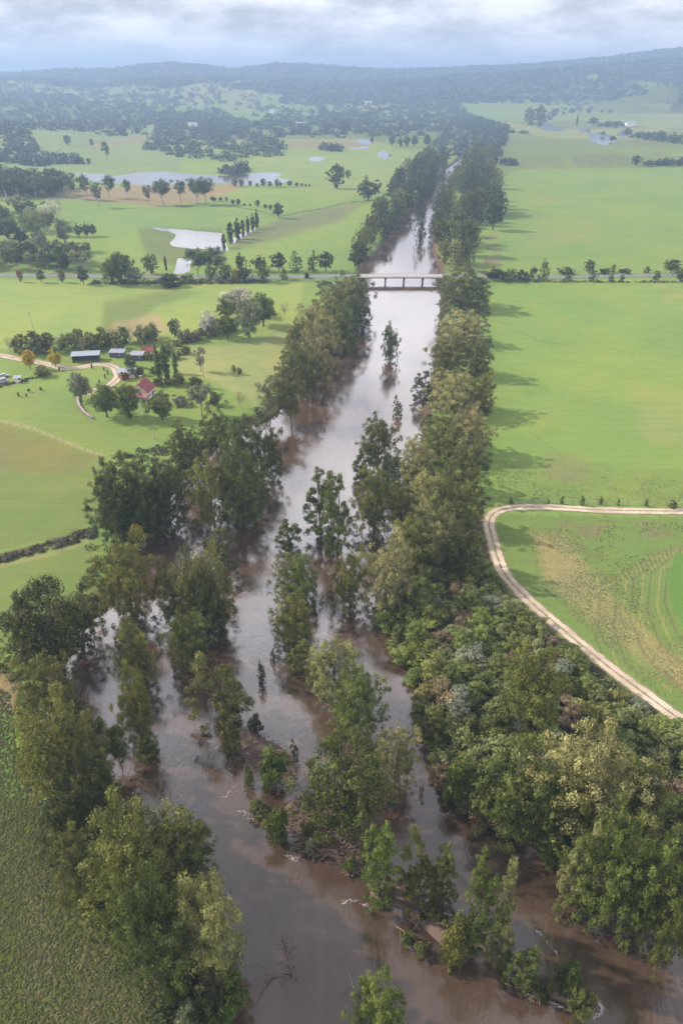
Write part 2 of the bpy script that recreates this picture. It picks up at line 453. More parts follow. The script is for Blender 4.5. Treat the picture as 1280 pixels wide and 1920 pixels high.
def height(x, y):
    x = np.asarray(x, float); y = np.asarray(y, float)
    r = np.maximum(np.hypot(x, y), 1.0); az = x / np.maximum(y, 1.0) * (y > 0)
    h = np.zeros_like(r)
    for D, wd, tab, back in ((5200, 1000, R1, 2500), (3900, 700, R2, 700), (2700, 380, R3, 400), (1700, 420, R4, 300)):
        H = np.maximum(ridge_h(az, D, tab), 0) * (y > 0)
        wv = np.where(y < D, wd, back)
        h = np.maximum(h, H * np.exp(-((y - D) / wv) ** 2))
    rough = (fbm(x, y, 700, 3) - 0.5) * 20 * smooth(2500, 4200, r)
    h = h + np.maximum(rough, -h) * smooth(2500, 3500, r)
    h = h * smooth(1080, 1500, y)
    return h

def river_sd(x, y):
    x = np.asarray(x, float); y = np.asarray(y, float)
    d = seg_dist(x, y, RIVER); ins = pin(x, y, RIVER)
    return np.where(ins, -d, d)

def ground_z(x, y):
    """full surface height used to stand things on"""
    x = np.atleast_1d(np.asarray(x, float)); y = np.atleast_1d(np.asarray(y, float))
    h = height(x, y)
    near = (np.abs(x) < 420) & (y > 0) & (y < 1700)
    if near.any():
        xx, yy = x[near], y[near]
        sdv = river_sd(xx, yy)
        wob = (fbm(xx, yy, 9, 7) - 0.5) * 3.5
        bank = -3.6 + 3.6 * smooth(-2.5, 7.0, sdv + wob) 
        h[near] += bank
    return h
def gz(x, y): return float(ground_z(x, y)[0])

def on_ground(px, py, zmin=None):
    z = 0.0
    for _ in range(8):
        p = gp(px, py, z); z2 = gz(p.x, p.y)
        if zmin is not None: z2 = max(z2, zmin)
        z = z * 0.4 + z2 * 0.6
    p = gp(px, py, z); p.z = z
    return p

# polar sheet, finest inside the view, reaching past the horizon
ang_f = np.arange(-34, 34.001, 0.11)
ang = np.radians(np.concatenate([np.arange(-180, -34, 2.0), ang_f, np.arange(36, 180, 2.0)]))
OY = -30.0
rad = np.concatenate([[0.5, 20, 45], 60 * np.exp(np.arange(0, math.log(18000 / 60), 0.0082))])
A, Rr = np.meshgrid(ang, rad)
GX, GY = (np.sin(A) * Rr).ravel(), (np.cos(A) * Rr + OY).ravel()
GZ = ground_z(GX, GY)
GPX, GPY = proj(GX, np.maximum(GY, 5.0), GZ * 0)
nA, nR = len(ang), len(rad)
idx = np.arange(nA * nR).reshape(nR, nA)
i0 = idx[:-1, :]; i1 = idx[1:, :]
quads = np.stack([i0, np.roll(i0, -1, 1), np.roll(i1, -1, 1), i1], -1).reshape(-1, 4)
gme = np_mesh('ground', np.stack([GX, GY, GZ], 1), quads[:, ::-1], [M_GROUND], smooth=True)

GRASS = np.array((0.155, 0.225, 0.064)); PALE = np.array((0.215, 0.245, 0.095)); DKGR = np.array((0.080, 0.130, 0.035))
TAN = np.array((0.225, 0.180, 0.108)); OLIVE = np.array((0.115, 0.145, 0.048)); WOOD = np.array((0.030, 0.048, 0.026)); EARTH = np.array((0.11, 0.080, 0.055))
zone = np.tile(GRASS, (len(GX), 1)); rough_a = np.full(len(GX), 0.12)
front = GY > 0
# paint the far plain as a patchwork of paddocks
cellx = np.floor((GX + 0.25 * GY + 90 * fbm(GX, GY, 500, 21)) / 260).astype(int); celly = np.floor((GY + 80 * fbm(GX, GY, 400, 22)) / 330).astype(int)
hsh = (((cellx * 73856093) ^ (celly * 19349663)) & 1023) / 1023.0
far = smooth(1250, 1700, Rr.ravel())[:, None]
patch = np.where((hsh < 0.4)[:, None], GRASS * 0.85, np.where((hsh < 0.68)[:, None], PALE * 0.8, np.where((hsh < 0.86)[:, None], OLIVE, DKGR)))
zone = zone * (1 - far) + patch * far
# wooded hills with clearings
wd_f = np.clip(smooth(2900, 3500, GY) * (fbm(GX, GY, 700, 31) * 1.0 + smooth(3000, 5000, GY) * 0.5 > 0.56), 0, 1)[:, None]
zone = zone * (1 - wd_f) + WOOD * wd_f
def paint(poly, c, k=1.0, rgh=None, soft=0.0, nz_s=None):
    m = pin(GPX, GPY, poly) & front
    f = m.astype(float)
    if soft: f = f * smooth(0, soft, seg_dist(GPX, GPY, poly)) if m.any() else f
    if nz_s: f = f * smooth(0.40, 0.58, fbm(GX, GY, nz_s, 41))
    f = (f * k)[:, None]
    zone[:] = zone * (1 - f) + np.asarray(c) * f
    if rgh is not None: rough_a[:] = rough_a * (1 - f[:, 0]) + rgh * f[:, 0]
def stroke(pts, wpx, c, k=1.0, rgh=None):
    d = seg_dist(GPX, GPY, pts, False); f = ((1 - smooth(wpx * 0.5, wpx, d)) * front * k)[:, None]
    zone[:] = zone * (1 - f) + np.asarray(c) * f
    if rgh is not None: rough_a[:] = rough_a * (1 - f[:, 0]) + rgh * f[:, 0]
# big right hand field
paint([(925,525),(1400,525),(1400,950),(915,945),(915,700)], GRASS * (0.98, 1.02, 1.0))
paint([(1150,700),(1400,700),(1400,900),(1180,860)], PALE * 0.95, 0.6, None, 60, 30)
paint([(1215,525),(1400,525),(1400,640),(1240,575)], PALE, 0.7, 0.4, 12, 12)
paint([(930,860),(1400,880),(1400,948),(930,944)], GRASS * 0.9, 0.7, 0.8, 10)
paint([(935,312),(1400,310),(1400,500),(935,505)], (0.145, 0.215, 0.062))
paint([(980,350),(1150,360),(1120,470),(960,480)], PALE * 0.9, 0.6, None, 30, 60)
stroke([(1130,350),(1170,400),(1215,470)], 2.0, PALE, 0.15)
stroke([(935,376),(1290,372)], 1.2, DKGR, 0.35)
stroke([(1400,600),(1250,640),(1120,700),(1010,790),(945,900)], 1.6, PALE, 0.30)
stroke([(1400,606),(1253,646),(1124,706),(1014,796),(950,905)], 1.6, PALE, 0.30)
stroke([(930,600),(1010,640),(1140,650),(1290,700)], 1.3, DKGR, 0.25)
stroke([(925,760),(1060,860),(1290,905)], 1.5, DKGR, 0.25)
paint([(950,690),(1080,700),(1100,740),(980,760)], DKGR, 0.35, 0.5, 25, 12)
paint([(1010,830),(1110,850),(1130,930),(1000,925)], (0.17, 0.16, 0.09), 0.5, 0.8, 25, 8)
# upper right patches
paint([(935,240),(1170,285),(1400,300),(1400,312),(935,318)], OLIVE, 0.8, 0.5)
for k in range(5):
    stroke([(1070 + 2 * k, 293 + k * 4), (1170 + 6 * k, 291 + k * 4)], 1.2, (0.08, 0.075, 0.06), 0.8)
    stroke([(945, 296 + k * 4), (1055, 295 + k * 4)], 0.9, (0.09, 0.09, 0.06), 0.7)
paint([(1060,262),(1240,266),(1250,290),(1060,286)], (0.13, 0.115, 0.085), 0.7, None, 6, 60)
# triangle inside the bend of the track
TRI = [(935,965),(1400,972),(1400,1440),(1280,1345),(1180,1262),(1080,1190),(990,1120),(945,1070),(925,1010)]
paint(TRI, (0.125, 0.185, 0.055), 1.0, 0.35)
paint([(985,990),(1060,990),(1110,1060),(1170,1130),(1260,1210),(1400,1290),(1400,1400),(1230,1270),(1110,1180),(1010,1090)], (0.235, 0.215, 0.105), 0.9, 0.95, 22)
paint([(960,975),(1150,978),(1120,1010),(980,1010)], (0.17, 0.14, 0.085), 0.7, 0.6, 6, 7)
paint([(1180,975),(1400,978),(1400,1005),(1200,1010)], (0.17, 0.13, 0.10), 0.7, 0.5, 6, 9)
for k in range(9):
    x0 = 1245 - k * 16
    stroke([(1400 - k * 4, 985 + k * 2), (1310 - k * 10, 1015 + k * 3), (x0 + 8, 1065 + k * 4), (x0, 1130 + k * 8), (x0 + 25, 1190 + k * 9), (x0 + 90, 1250 + k * 9)], 3.0, (0.25, 0.235, 0.10) if k % 2 else (0.11, 0.10, 0.06), 0.55, 0.7)
paint([(1262,1040),(1400,1010),(1400,1235),(1290,1190),(1255,1130),(1250,1080)], (0.10, 0.185, 0.045), 1.0, 0.1)
# left fields
paint([(-100,525),(570,530),(560,600),(480,640),(330,640),(150,650),(-100,655)], (0.200, 0.262, 0.078))
paint([(190,560),(330,535),(420,545),(300,580),(250,620),(180,640)], (0.115, 0.15, 0.05), 0.7, 0.3, 14)
paint([(210,600),(300,580),(330,625),(250,640),(180,640)], TAN * 1.25, 0.75, 0.5, 14)
paint([(560,600),(480,640),(320,650),(330,700),(400,720),(480,760),(530,720),(560,640)], (0.220, 0.250, 0.100), 1.0, 0.2, 6)
paint([(-200,690),(140,740),(200,800),(330,810),(310,870),(190,850),(90,815),(-200,770)], (0.155, 0.215, 0.064))
paint([(-200,780),(0,790),(90,815),(190,855),(185,960),(150,1005),(-200,1060)], (0.138, 0.182, 0.056), 1.0, 0.25)
paint([(-200,780),(0,790),(90,815),(190,855),(150,900),(-200,880)], (0.150, 0.150, 0.060), 0.7, 0.5, 18)
stroke([(-50,780),(0,790),(60,803),(120,828),(165,846),(195,858)], 3.0, (0.30, 0.26, 0.14), 0.6)
paint([(-200,1075),(0,1065),(170,1020),(190,1060),(160,1120),(40,1200),(-200,1240)], (0.140, 0.188, 0.060), 1.0, 0.3)
stroke([(-80,1060),(0,1046),(60,1030),(110,1015),(155,1000)], 7, (0.07, 0.05, 0.035), 0.95, 0.9)
stroke([(-80,1078),(0,1062),(60,1046),(120,1030),(180,1008)], 4, (0.24, 0.22, 0.11), 0.7, 0.7)
paint([(-300,1230),(0,1240),(60,1300),(30,1400),(110,1560),(150,1660),(230,1780),(330,1990),(-300,1990)], (0.066, 0.088, 0.016), 1.0, 0.9)  # rough olive grass, painted darker to carry cloud shade over the foreground
paint([(-20,1250),(45,1262),(30,1330),(0,1360),(-40,1340)], TAN * 1.05, 0.85, 0.8, 8)
paint([(0,1330),(40,1340),(28,1440),(70,1500),(0,1500)], (0.125, 0.230, 0.048), 0.8, 0.5, 8)
paint([(40,1660),(200,1720),(260,1850),(320,1990),(60,1990),(20,1850)], (0.150, 0.135, 0.065), 0.8, 1.0, 30, 4)
paint([(110,1560),(200,1660),(260,1760),(340,1860),(420,1990),(330,1990),(230,1790),(140,1660)], EARTH * 0.85, 0.75, 0.7, 8)
# ponds country on the left
paint([(-100,345),(60,352),(150,352),(300,345),(470,345),(430,362),(380,378),(300,388),(180,378),(100,372),(-100,372)], TAN * 0.95, 0.95, 0.3, 2)
paint([(-100,380),(170,392),(350,385),(500,402),(525,410),(420,430),(270,430),(160,440),(120,420),(-100,440)], (0.140, 0.215, 0.070))
paint([(250,422),(420,424),(430,500),(330,505),(270,480)], (0.105, 0.135, 0.060), 0.8, None, 10)
paint([(525,402),(640,378),(700,375),(640,420),(520,455),(420,480),(440,440)], (0.115, 0.125, 0.078), 0.75, None, 14)
paint([(-200,230),(350,230),(340,330),(-200,330)], (0.150, 0.205, 0.088), 0.9, None, 6)
paint([(170,262),(300,240),(340,262),(180,285),(130,290)], TAN * 0.85, 0.6, None, 12)
paint([(540,262),(700,262),(690,280),(540,280)], TAN * 0.85, 0.8, None, 4)
paint([(440,300),(560,290),(720,290),(810,300),(720,360),(640,375),(520,350)], (0.170, 0.225, 0.078), 1, None, 4)
stroke([(525,406),(560,398),(600,392),(650,380),(700,376)], 1.6, (0.07, 0.065, 0.055), 0.8)
stroke([(330,387),(400,386),(440,388),(480,394),(518,405)], 1.2, (0.06, 0.075, 0.045), 0.8)
# bare strip beside the right bank wood, scrub floor, river bed
paint([(905,440),(938,440),(940,500),(905,505)], (0.155, 0.13, 0.095), 0.8, 0.6, 5, 12)
SCRUB = [(700,1130),(760,1060),(905,940),(918,1010),(950,1100),(1010,1160),(1110,1235),(1280,1370),(1420,1480),(1420,1800),(1280,1790),(1060,1700),(900,1525),(835,1480),(790,1370),(765,1250),(715,1180)]
paint(SCRUB, (0.085, 0.075, 0.050), 1.0, 0.9, 6)
paint([(930,1330),(1010,1345),(1000,1400),(930,1390)], (0.16, 0.10, 0.085), 1.0, 0.8, 6)
sdg = np.full(len(GX), 99.0); nr = (np.abs(GX) < 420) & (GY > 0) & (GY < 1700)
sdg[nr] = river_sd(GX[nr], GY[nr])
bank = (1 - smooth(3.0, 9.0, sdg + 5 * (fbm(GX, GY, 14, 9) - 0.5)))[:, None]
zone = zone * (1 - bank) + EARTH * 0.8 * bank
ca = gme.attributes.new('zone', 'FLOAT_COLOR', 'POINT')
ca.data.foreach_set('color', np.concatenate([zone, np.ones((len(zone), 1))], 1).astype(np.float32).ravel())
ra = gme.attributes.new('rough', 'FLOAT', 'POINT'); ra.data.foreach_set('value', rough_a.astype(np.float32))
ground = link(bpy.data.objects.new('ground', gme)); tag(ground, kind='structure')

# river water: one level sheet under the banks
def sheet(name, pts, z, m, kind='structure'):
    b = MB(); b.poly([(x, y, z) for x, y in pts]); bmesh.ops.triangulate(b.bm, faces=b.bm.faces[:])
    o = b.build(name, m); tag(o, kind=kind); return o
xs = [p[0] for p in RIVER]; ys = [p[1] for p in RIVER]
def inflate(d):
    P = np.array(RIVER); out = []
    n = len(P)
    area = 0.5 * np.sum(P[:, 0] * np.roll(P[:, 1], -1) - np.roll(P[:, 0], -1) * P[:, 1]); s = 1 if area > 0 else -1
    for i in range(n):
        e1 = P[i] - P[i - 1]; e2 = P[(i + 1) % n] - P[i]
        n1 = np.array((e1[1], -e1[0])) / (np.hypot(*e1) + 1e-9); n2 = np.array((e2[1], -e2[0])) / (np.hypot(*e2) + 1e-9)
        nn = n1 + n2; nn = nn / (np.hypot(*nn) + 1e-9)
        out.append(tuple(P[i] + s * nn * d))
    return out
b = MB(); b.poly([(-260, 10, WL), (330, 10, WL), (330, 1650, WL), (-260, 1650, WL)])
river = b.build('river_water', M_WATER); tag(river, kind='structure')

def wobble(pts, n=6, amp=0.12, seed=0):
    r = random.Random(seed); out = []
    for (x0, y0), (x1, y1) in zip(pts, pts[1:] + pts[:1]):
        l = math.hypot(x1 - x0, y1 - y0)
        for k in range(n):
            t = k / n; j = 0 if k == 0 else amp * l * 0.5
            out.append((x0 + (x1 - x0) * t + r.uniform(-j, j), y0 + (y1 - y0) * t + r.uniform(-j, j) * 0.3))
    return out
PONDS = [
 [(285,427),(300,427),(335,430),(350,431),(375,434),(405,436),(418,438),(421,452),(428,470),(415,475),(400,468),(372,466),(355,466),(322,461),(318,455),(328,446),(330,440),(318,434),(300,432)],
 [(140,325),(190,325),(215,330),(250,325),(300,322),(345,325),(400,329),(440,329),(480,324),(520,324),(530,328),(515,333),(545,338),(530,344),(480,347),(440,346),(380,344),(320,348),(280,349),(240,345),(200,343),(160,338)],
 [(333,485),(352,484),(360,490),(356,508),(345,514),(325,513),(330,498)],
 [(578,297),(592,295),(612,297),(600,301),(584,301)],
 [(668,264),(690,262),(700,268),(690,270),(672,268)], [(655,277),(690,275),(690,278),(660,280)], [(707,288),(720,285),(735,291),(722,296),(708,292)],
 [(1000,232),(1020,234),(1045,238),(1060,241),(1050,244),(1020,242),(1004,237)],[(1082,243),(1105,242),(1106,247),(1085,247)],
 [(1104,254),(1130,253),(1148,258),(1160,262),(1140,269),(1120,267),(1104,262)],[(1155,252),(1170,244),(1172,252),(1165,257)],
 [(1170,212),(1200,208),(1240,205),(1300,203),(1300,208),(1240,210),(1200,213)],
 [(745,192),(762,191),(762,196),(748,197)],
 [(430,448),(440,446),(452,438),(462,432),(478,428),(482,430),(466,438),(455,446),(440,456),(430,458)],
]
for i, pp in enumerate(PONDS):
    if 3 <= i <= 12:   # far sheets of water
        my = sum(p[1] for p in pp) / len(pp); pp = [(x, my + (y - my) * 1.5) for x, y in pp]
    q = wobble(pp, 4, 0.16, i)
    W_ = [tuple(gp(x, y, 0.0)[:2]) for x, y in q]
    sheet('pond_water', W_, float(np.max(height(np.array([a for a, _ in W_]), np.array([b_ for _, b_ in W_])))) + 0.05, M_POND)

# ------------------------------------------------------------------ roads and tracks
def ribbon(name, px_pts, width, m, z=0.03, kind='structure', jitter=0.0, zf=None, sub=10):
    P = [gp(x, y, 0) for x, y in px_pts]; pts = []
    for i in range(len(P) - 1):
        p0, p1, p2, p3 = P[max(i - 1, 0)], P[i], P[i + 1], P[min(i + 2, len(P) - 1)]
        for k in range(sub):
            t = k / sub
            pts.append(0.5 * ((2 * p1) + (-p0 + p2) * t + (2 * p0 - 5 * p1 + 4 * p2 - p3) * t * t + (-p0 + 3 * p1 - 3 * p2 + p3) * t ** 3))
    pts.append(P[-1]); V = []; 
    r = random.Random(3)
    for i, p in enumerate(pts):
        d = (pts[min(i + 1, len(pts) - 1)] - pts[max(i - 1, 0)]); d.z = 0; d.normalize(); nn = Vector((-d.y, d.x, 0))
        wl, wr = width / 2 * (1 + r.uniform(-jitter, jitter)), width / 2 * (1 + r.uniform(-jitter, jitter))
        for s in (wl, wl * .66, wl * .3, 0, -wr * .3, -wr * .66, -wr):
            q = p + nn * s; zz = (zf(q) if zf else gz(q.x, q.y)) + z
            V.append((q.x, q.y, zz))
    Fc = []
    for i in range(len(pts) - 1):
        for k in range(6): Fc.append((i * 7 + k, i * 7 + k + 1, i * 7 + 8 + k, i * 7 + 7 + k))
    me = np_mesh(name, V, Fc, [m]); a_ = me.attributes.new('across', 'FLOAT', 'POINT'); a_.data.foreach_set('value', np.tile(np.array([1, .66, .3, 0, -.3, -.66, -1], dtype=np.float32), len(pts)))
    o = link(bpy.data.objects.new(name, me)); tag(o, kind=kind); return o
TRACKPX = [(1480,972),(1400,962),(1290,959),(1200,958),(1100,955),(1040,951),(980,951),(950,953),(926,962),(916,980),(922,1010),(932,1045),(948,1080),(985,1120),(1030,1160),(1090,1210),(1150,1258),(1220,1310),(1280,1354),(1400,1440),(1480,1500)]
ribbon('gravel_track', TRACKPX, 4.0, M_FARMTRACK, 0.05, jitter=0.14, sub=8)
ribbon('driveway', [(-60,660),(0,666),(30,672),(60,677),(95,684),(120,690),(150,689),(180,683),(205,685),(219,694),(222,706),(212,718),(196,728),(176,732),(160,740)], 5.0, M_FARMTRACK, 0.05, jitter=0.15)

pL, pR = gp(668, 520, 2.5), gp(832, 520, 2.5)
BRY = gp(756, 530, WL).y                       # the bridge spans the river here
DECKZ = WL + height_for(BRY, 517.0, WL)
BX0, BX1 = gp(672, 530, WL).x, gp(828, 530, WL).x
RW = 6.6
def road_z(q):
    dx = min(abs(q.x - BX0), abs(q.x - BX1))
    if BX0 <= q.x <= BX1: dx = 0
    t = min(1, max(0, dx - 4) / 75.0); t = t * t * (3 - 2 * t)
    return DECKZ * (1 - t) + 0.35 * t
# centre line of the road in plan, straight through the bridge
def road_y(x):
    if x < BX0: 
        t = BX0 - x; return BRY + 0.045 * t * min(1, t / 60.0)
    t = max(0, x - BX1); return BRY + 10 * min(1, t / 150.0) ** 2 * (3 - 2 * min(1, t / 150.0))
def road_piece(x0, x1, name, half, m, dz, off=0.0, skirt=False):
    n = max(2, int(abs(x1 - x0) / 6)); V = []; Fc = []
    for i in range(n + 1):
        x = x0 + (x1 - x0) * i / n; y = road_y(x); z = road_z(Vector((x, y, 0))) + dz
        if skirt:
            hgt = z + 0.3
            V += [(x, y + half + hgt * 1.7, -0.4), (x, y + half, z), (x, y - half, z), (x, y - half - hgt * 1.7, -0.4)]
        else: V += [(x, y + off + half, z), (x, y + off + half / 3, z), (x, y + off - half / 3, z), (x, y + off - half, z)]
    for i in range(n):
        for k in range(3): Fc.append((i * 4 + k, i * 4 + 4 + k, i * 4 + 5 + k, i * 4 + k + 1))
    me = np_mesh(name, V, Fc, [m])
    return me
M_VERGE = simple_mat('verge_grass', (0.13, 0.17, 0.055), 0.95, 0.3, 0.2, 0.2)
for x0, x1, s in ((-700, BX0, 0), (BX1, 700, 1)):
    tag(link(bpy.data.objects.new('road_embankment', road_piece(x0, x1, 'road_embankment', RW / 2 + 1.6, M_VERGE, -0.02, 0, True))), kind='structure')
    tag(link(bpy.data.objects.new('road', road_piece(x0, x1, 'road', RW / 2, M_ROAD, 0.02))), kind='structure')
    tag(link(bpy.data.objects.new('road_markings', road_piece(x0, x1, 'road_markings', 0.10, M_WHITE, 0.035))), kind='structure')

# ------------------------------------------------------------------ bridge
br = empty('road_bridge', ((BX0 + BX1) / 2, BRY, WL)); tag(br, 'low pale concrete road bridge on three dark piers crossing the flooded river', 'bridge')
LEN = BX1 - BX0; dh = DECKZ - WL
MB().box((0, 0, dh - 0.20), (LEN, RW + 1.2, 0.40)).build('deck', M_CONC, br)
MB().box((0, 0, dh + 0.03), (LEN, RW, 0.05)).build('road_surface', simple_mat('bridge_asphalt', (0.33, 0.30, 0.28), 0.9, 0.15, 0.3), br)
for s in (-1, 1):
    MB().box((0, s * (RW / 2 - 0.8), dh - 0.70), (LEN, 0.5, 0.6)).build('girder', M_CONCD, br)
    g = MB()
    n = int(LEN / 3)
    for k in range(n + 1): g.box((-LEN / 2 + LEN * k / n, s * (RW / 2 + 0.45), dh + 0.3), (0.12, 0.12, 0.7))
    g.box((0, s * (RW / 2 + 0.45), dh + 0.66), (LEN, 0.08, 0.09)); g.box((0, s * (RW / 2 + 0.45), dh + 0.38), (LEN, 0.06, 0.07))
    g.build('railing', M_CONC, br)
for px in (722, 756.5, 791.5):
    x = gp(px, 530, WL).x - (BX0 + BX1) / 2
    MB().box((x, 0, (dh - 1.3 - 3) / 2), (0.75, RW - 2.2, dh - 1.3 + 3)).box((x, 0, dh - 1.55), (1.2, RW - 0.6, 0.5)).build('pier', M_CONCD, br)
for s in (-1, 1):
    MB().box((s * (LEN / 2 + 0.9), 0, dh / 2 - 1.2), (1.8, RW + 1.2, dh + 2.2)).build('abutment', M_CONC, br)

# ------------------------------------------------------------------ foliage meshes (unit trees: height 1, crown width 1)
def leaves(lobes, n, size, asp=0.45, tuft=9, tsp=0.30, rs=None, hang=0.0, zsq=1.0):
    """lobes: (k,7) cx cy cz rx ry rz tint -> verts, faces, v.  Leaf sprays in tufts over each lobe."""
    rs = rs or rng
    lobes = np.asarray(lobes, float)
    wgt = lobes[:, 3] * lobes[:, 5]; wgt = wgt / wgt.sum()
    nt_ = max(1, n // tuft)
    li = rs.choice(len(lobes), nt_, p=wgt)
    d = rs.normal(size=(nt_, 3)); d[:, 2] = d[:, 2] * 0.9 + 0.25; d /= np.linalg.norm(d, axis=1)[:, None]
    rr = rs.uniform(0.55, 1.05, (nt_, 1)) ** 0.7
    tc_ = lobes[li, 0:3] + d * rr * lobes[li, 3:6]
    tcol = np.clip(lobes[li, 6] + rs.normal(0, 0.13, nt_), 0, 1)
    c = np.repeat(tc_, tuft, 0); dn = np.repeat(d, tuft, 0); cv = np.repeat(tcol, tuft)
    lr = np.repeat(lobes[li, 3:6], tuft, 0)
    m = len(c)
    c = c + rs.normal(size=(m, 3)) * lr * tsp
    nrm = dn + rs.normal(size=(m, 3)) * 0.36; nrm /= np.linalg.norm(nrm, axis=1)[:, None]
    up = np.array((0, 0, 1.0)) * (1 - 2 * hang) + dn * 0.7 + rs.normal(size=(m, 3)) * 0.5
    tt = up - nrm * np.sum(up * nrm, 1)[:, None]; tt /= (np.linalg.norm(tt, axis=1)[:, None] + 1e-6)
    bb = np.cross(nrm, tt)
    s = size * rs.uniform(0.6, 1.3, (m, 1))
    sc = np.array((1, 1, zsq))
    V = np.stack([c - tt * s * sc, c + bb * s * asp * sc, c + tt * s * sc, c - bb * s * asp * sc], 1).reshape(-1, 3)
    Fq = np.arange(m * 4).reshape(m, 4)
    vv = np.clip(cv + rs.normal(0, 0.06, m), 0, 1)
    return V, Fq, vv

def plume_lobes(rs, x, y, z0, z1, r, n, tint, wob=0.25):
    out = []
    for i in range(n):
        t = (i + rs.uniform(0, 0.6)) / n
        z = z0 + (z1 - z0) * t
        rr = r * (0.30 + 0.95 * math.sin(math.pi * min(1, (0.16 + 0.84 * (1 - t)))) ** 0.75) if t > 0.15 else r * 0.8
        rr *= (1 - t) ** 0.30 + 0.08
        k = 3 if t < 0.75 else 1
        for j in range(k):
            a = rs.uniform(0, 2 * math.pi); o = rr * (0.65 if k > 1 else 0.1) * rs.uniform(0.5, 1.2)
            q = rr * rs.uniform(0.38, 0.62)
            out.append((x + math.cos(a) * o, y + math.sin(a) * o, z + rs.uniform(-.02, .02), q, q, (z1 - z0) / n * rs.uniform(0.7, 1.15), np.clip(tint + rs.normal(0, wob), 0, 1)))
    return out

def ell_lobes(rs, n, zc, zr, r, q, shell=0.75, tint=0.5, flat=1.0):
    out = []
    for i in range(n):
        d = rs.normal(size=3); d /= np.linalg.norm(d); k = shell * rs.uniform(0.45, 1.05)
        nzv = 1 + 0.25 * math.sin(3 * math.atan2(d[1], d[0]) + zc * 9)
        out.append((d[0] * r * k * nzv, d[1] * r * k * nzv, zc + d[2] * zr * k, q * rs.uniform(.7, 1.3), q * rs.uniform(.7, 1.3), q * rs.uniform(.6, 1.1) * flat, np.clip(tint + rs.normal(0, .22), 0, 1)))
    return out

def limb_mesh(name, lobes, rs, nl=7, r0=0.022, m=M_BARK, fork=0.25, wig=0.03, top=0.9):
    b = MB()
    h = top
    pts = [(0, 0, -0.12), (0, 0, 0.0)]
    x = y = 0
    for k in range(1, 6):
        x += rs.uniform(-wig, wig); y += rs.uniform(-wig, wig); pts.append((x, y, h * k / 5))
    b.tube(pts, [r0 * 1.25, r0 * 1.1] + [r0 * (1 - 0.17 * k) for k in range(1, 6)], 7)
    L_ = sorted(lobes, key=lambda q: -q[2])
    pick = [L_[int(i * (len(L_) - 1) / max(1, nl - 1))] for i in range(nl)] if nl else []
    for q in pick:
        zs = max(fork * 0.6, q[2] * rs.uniform(0.45, 0.65)); f = zs / h
        f = min(f, .96); i = int(f * 5); p0 = Vector(pts[i + 1]).lerp(Vector(pts[i + 2]), f * 5 - i)
        p2 = Vector(q[:3]); mid = p0.lerp(p2, 0.5) + Vector((0, 0, -0.02))
        b.tube([p0, mid, p2], [r0 * 0.5, r0 * 0.33, r0 * 0.12], 5)
    return b.mesh(name, m)

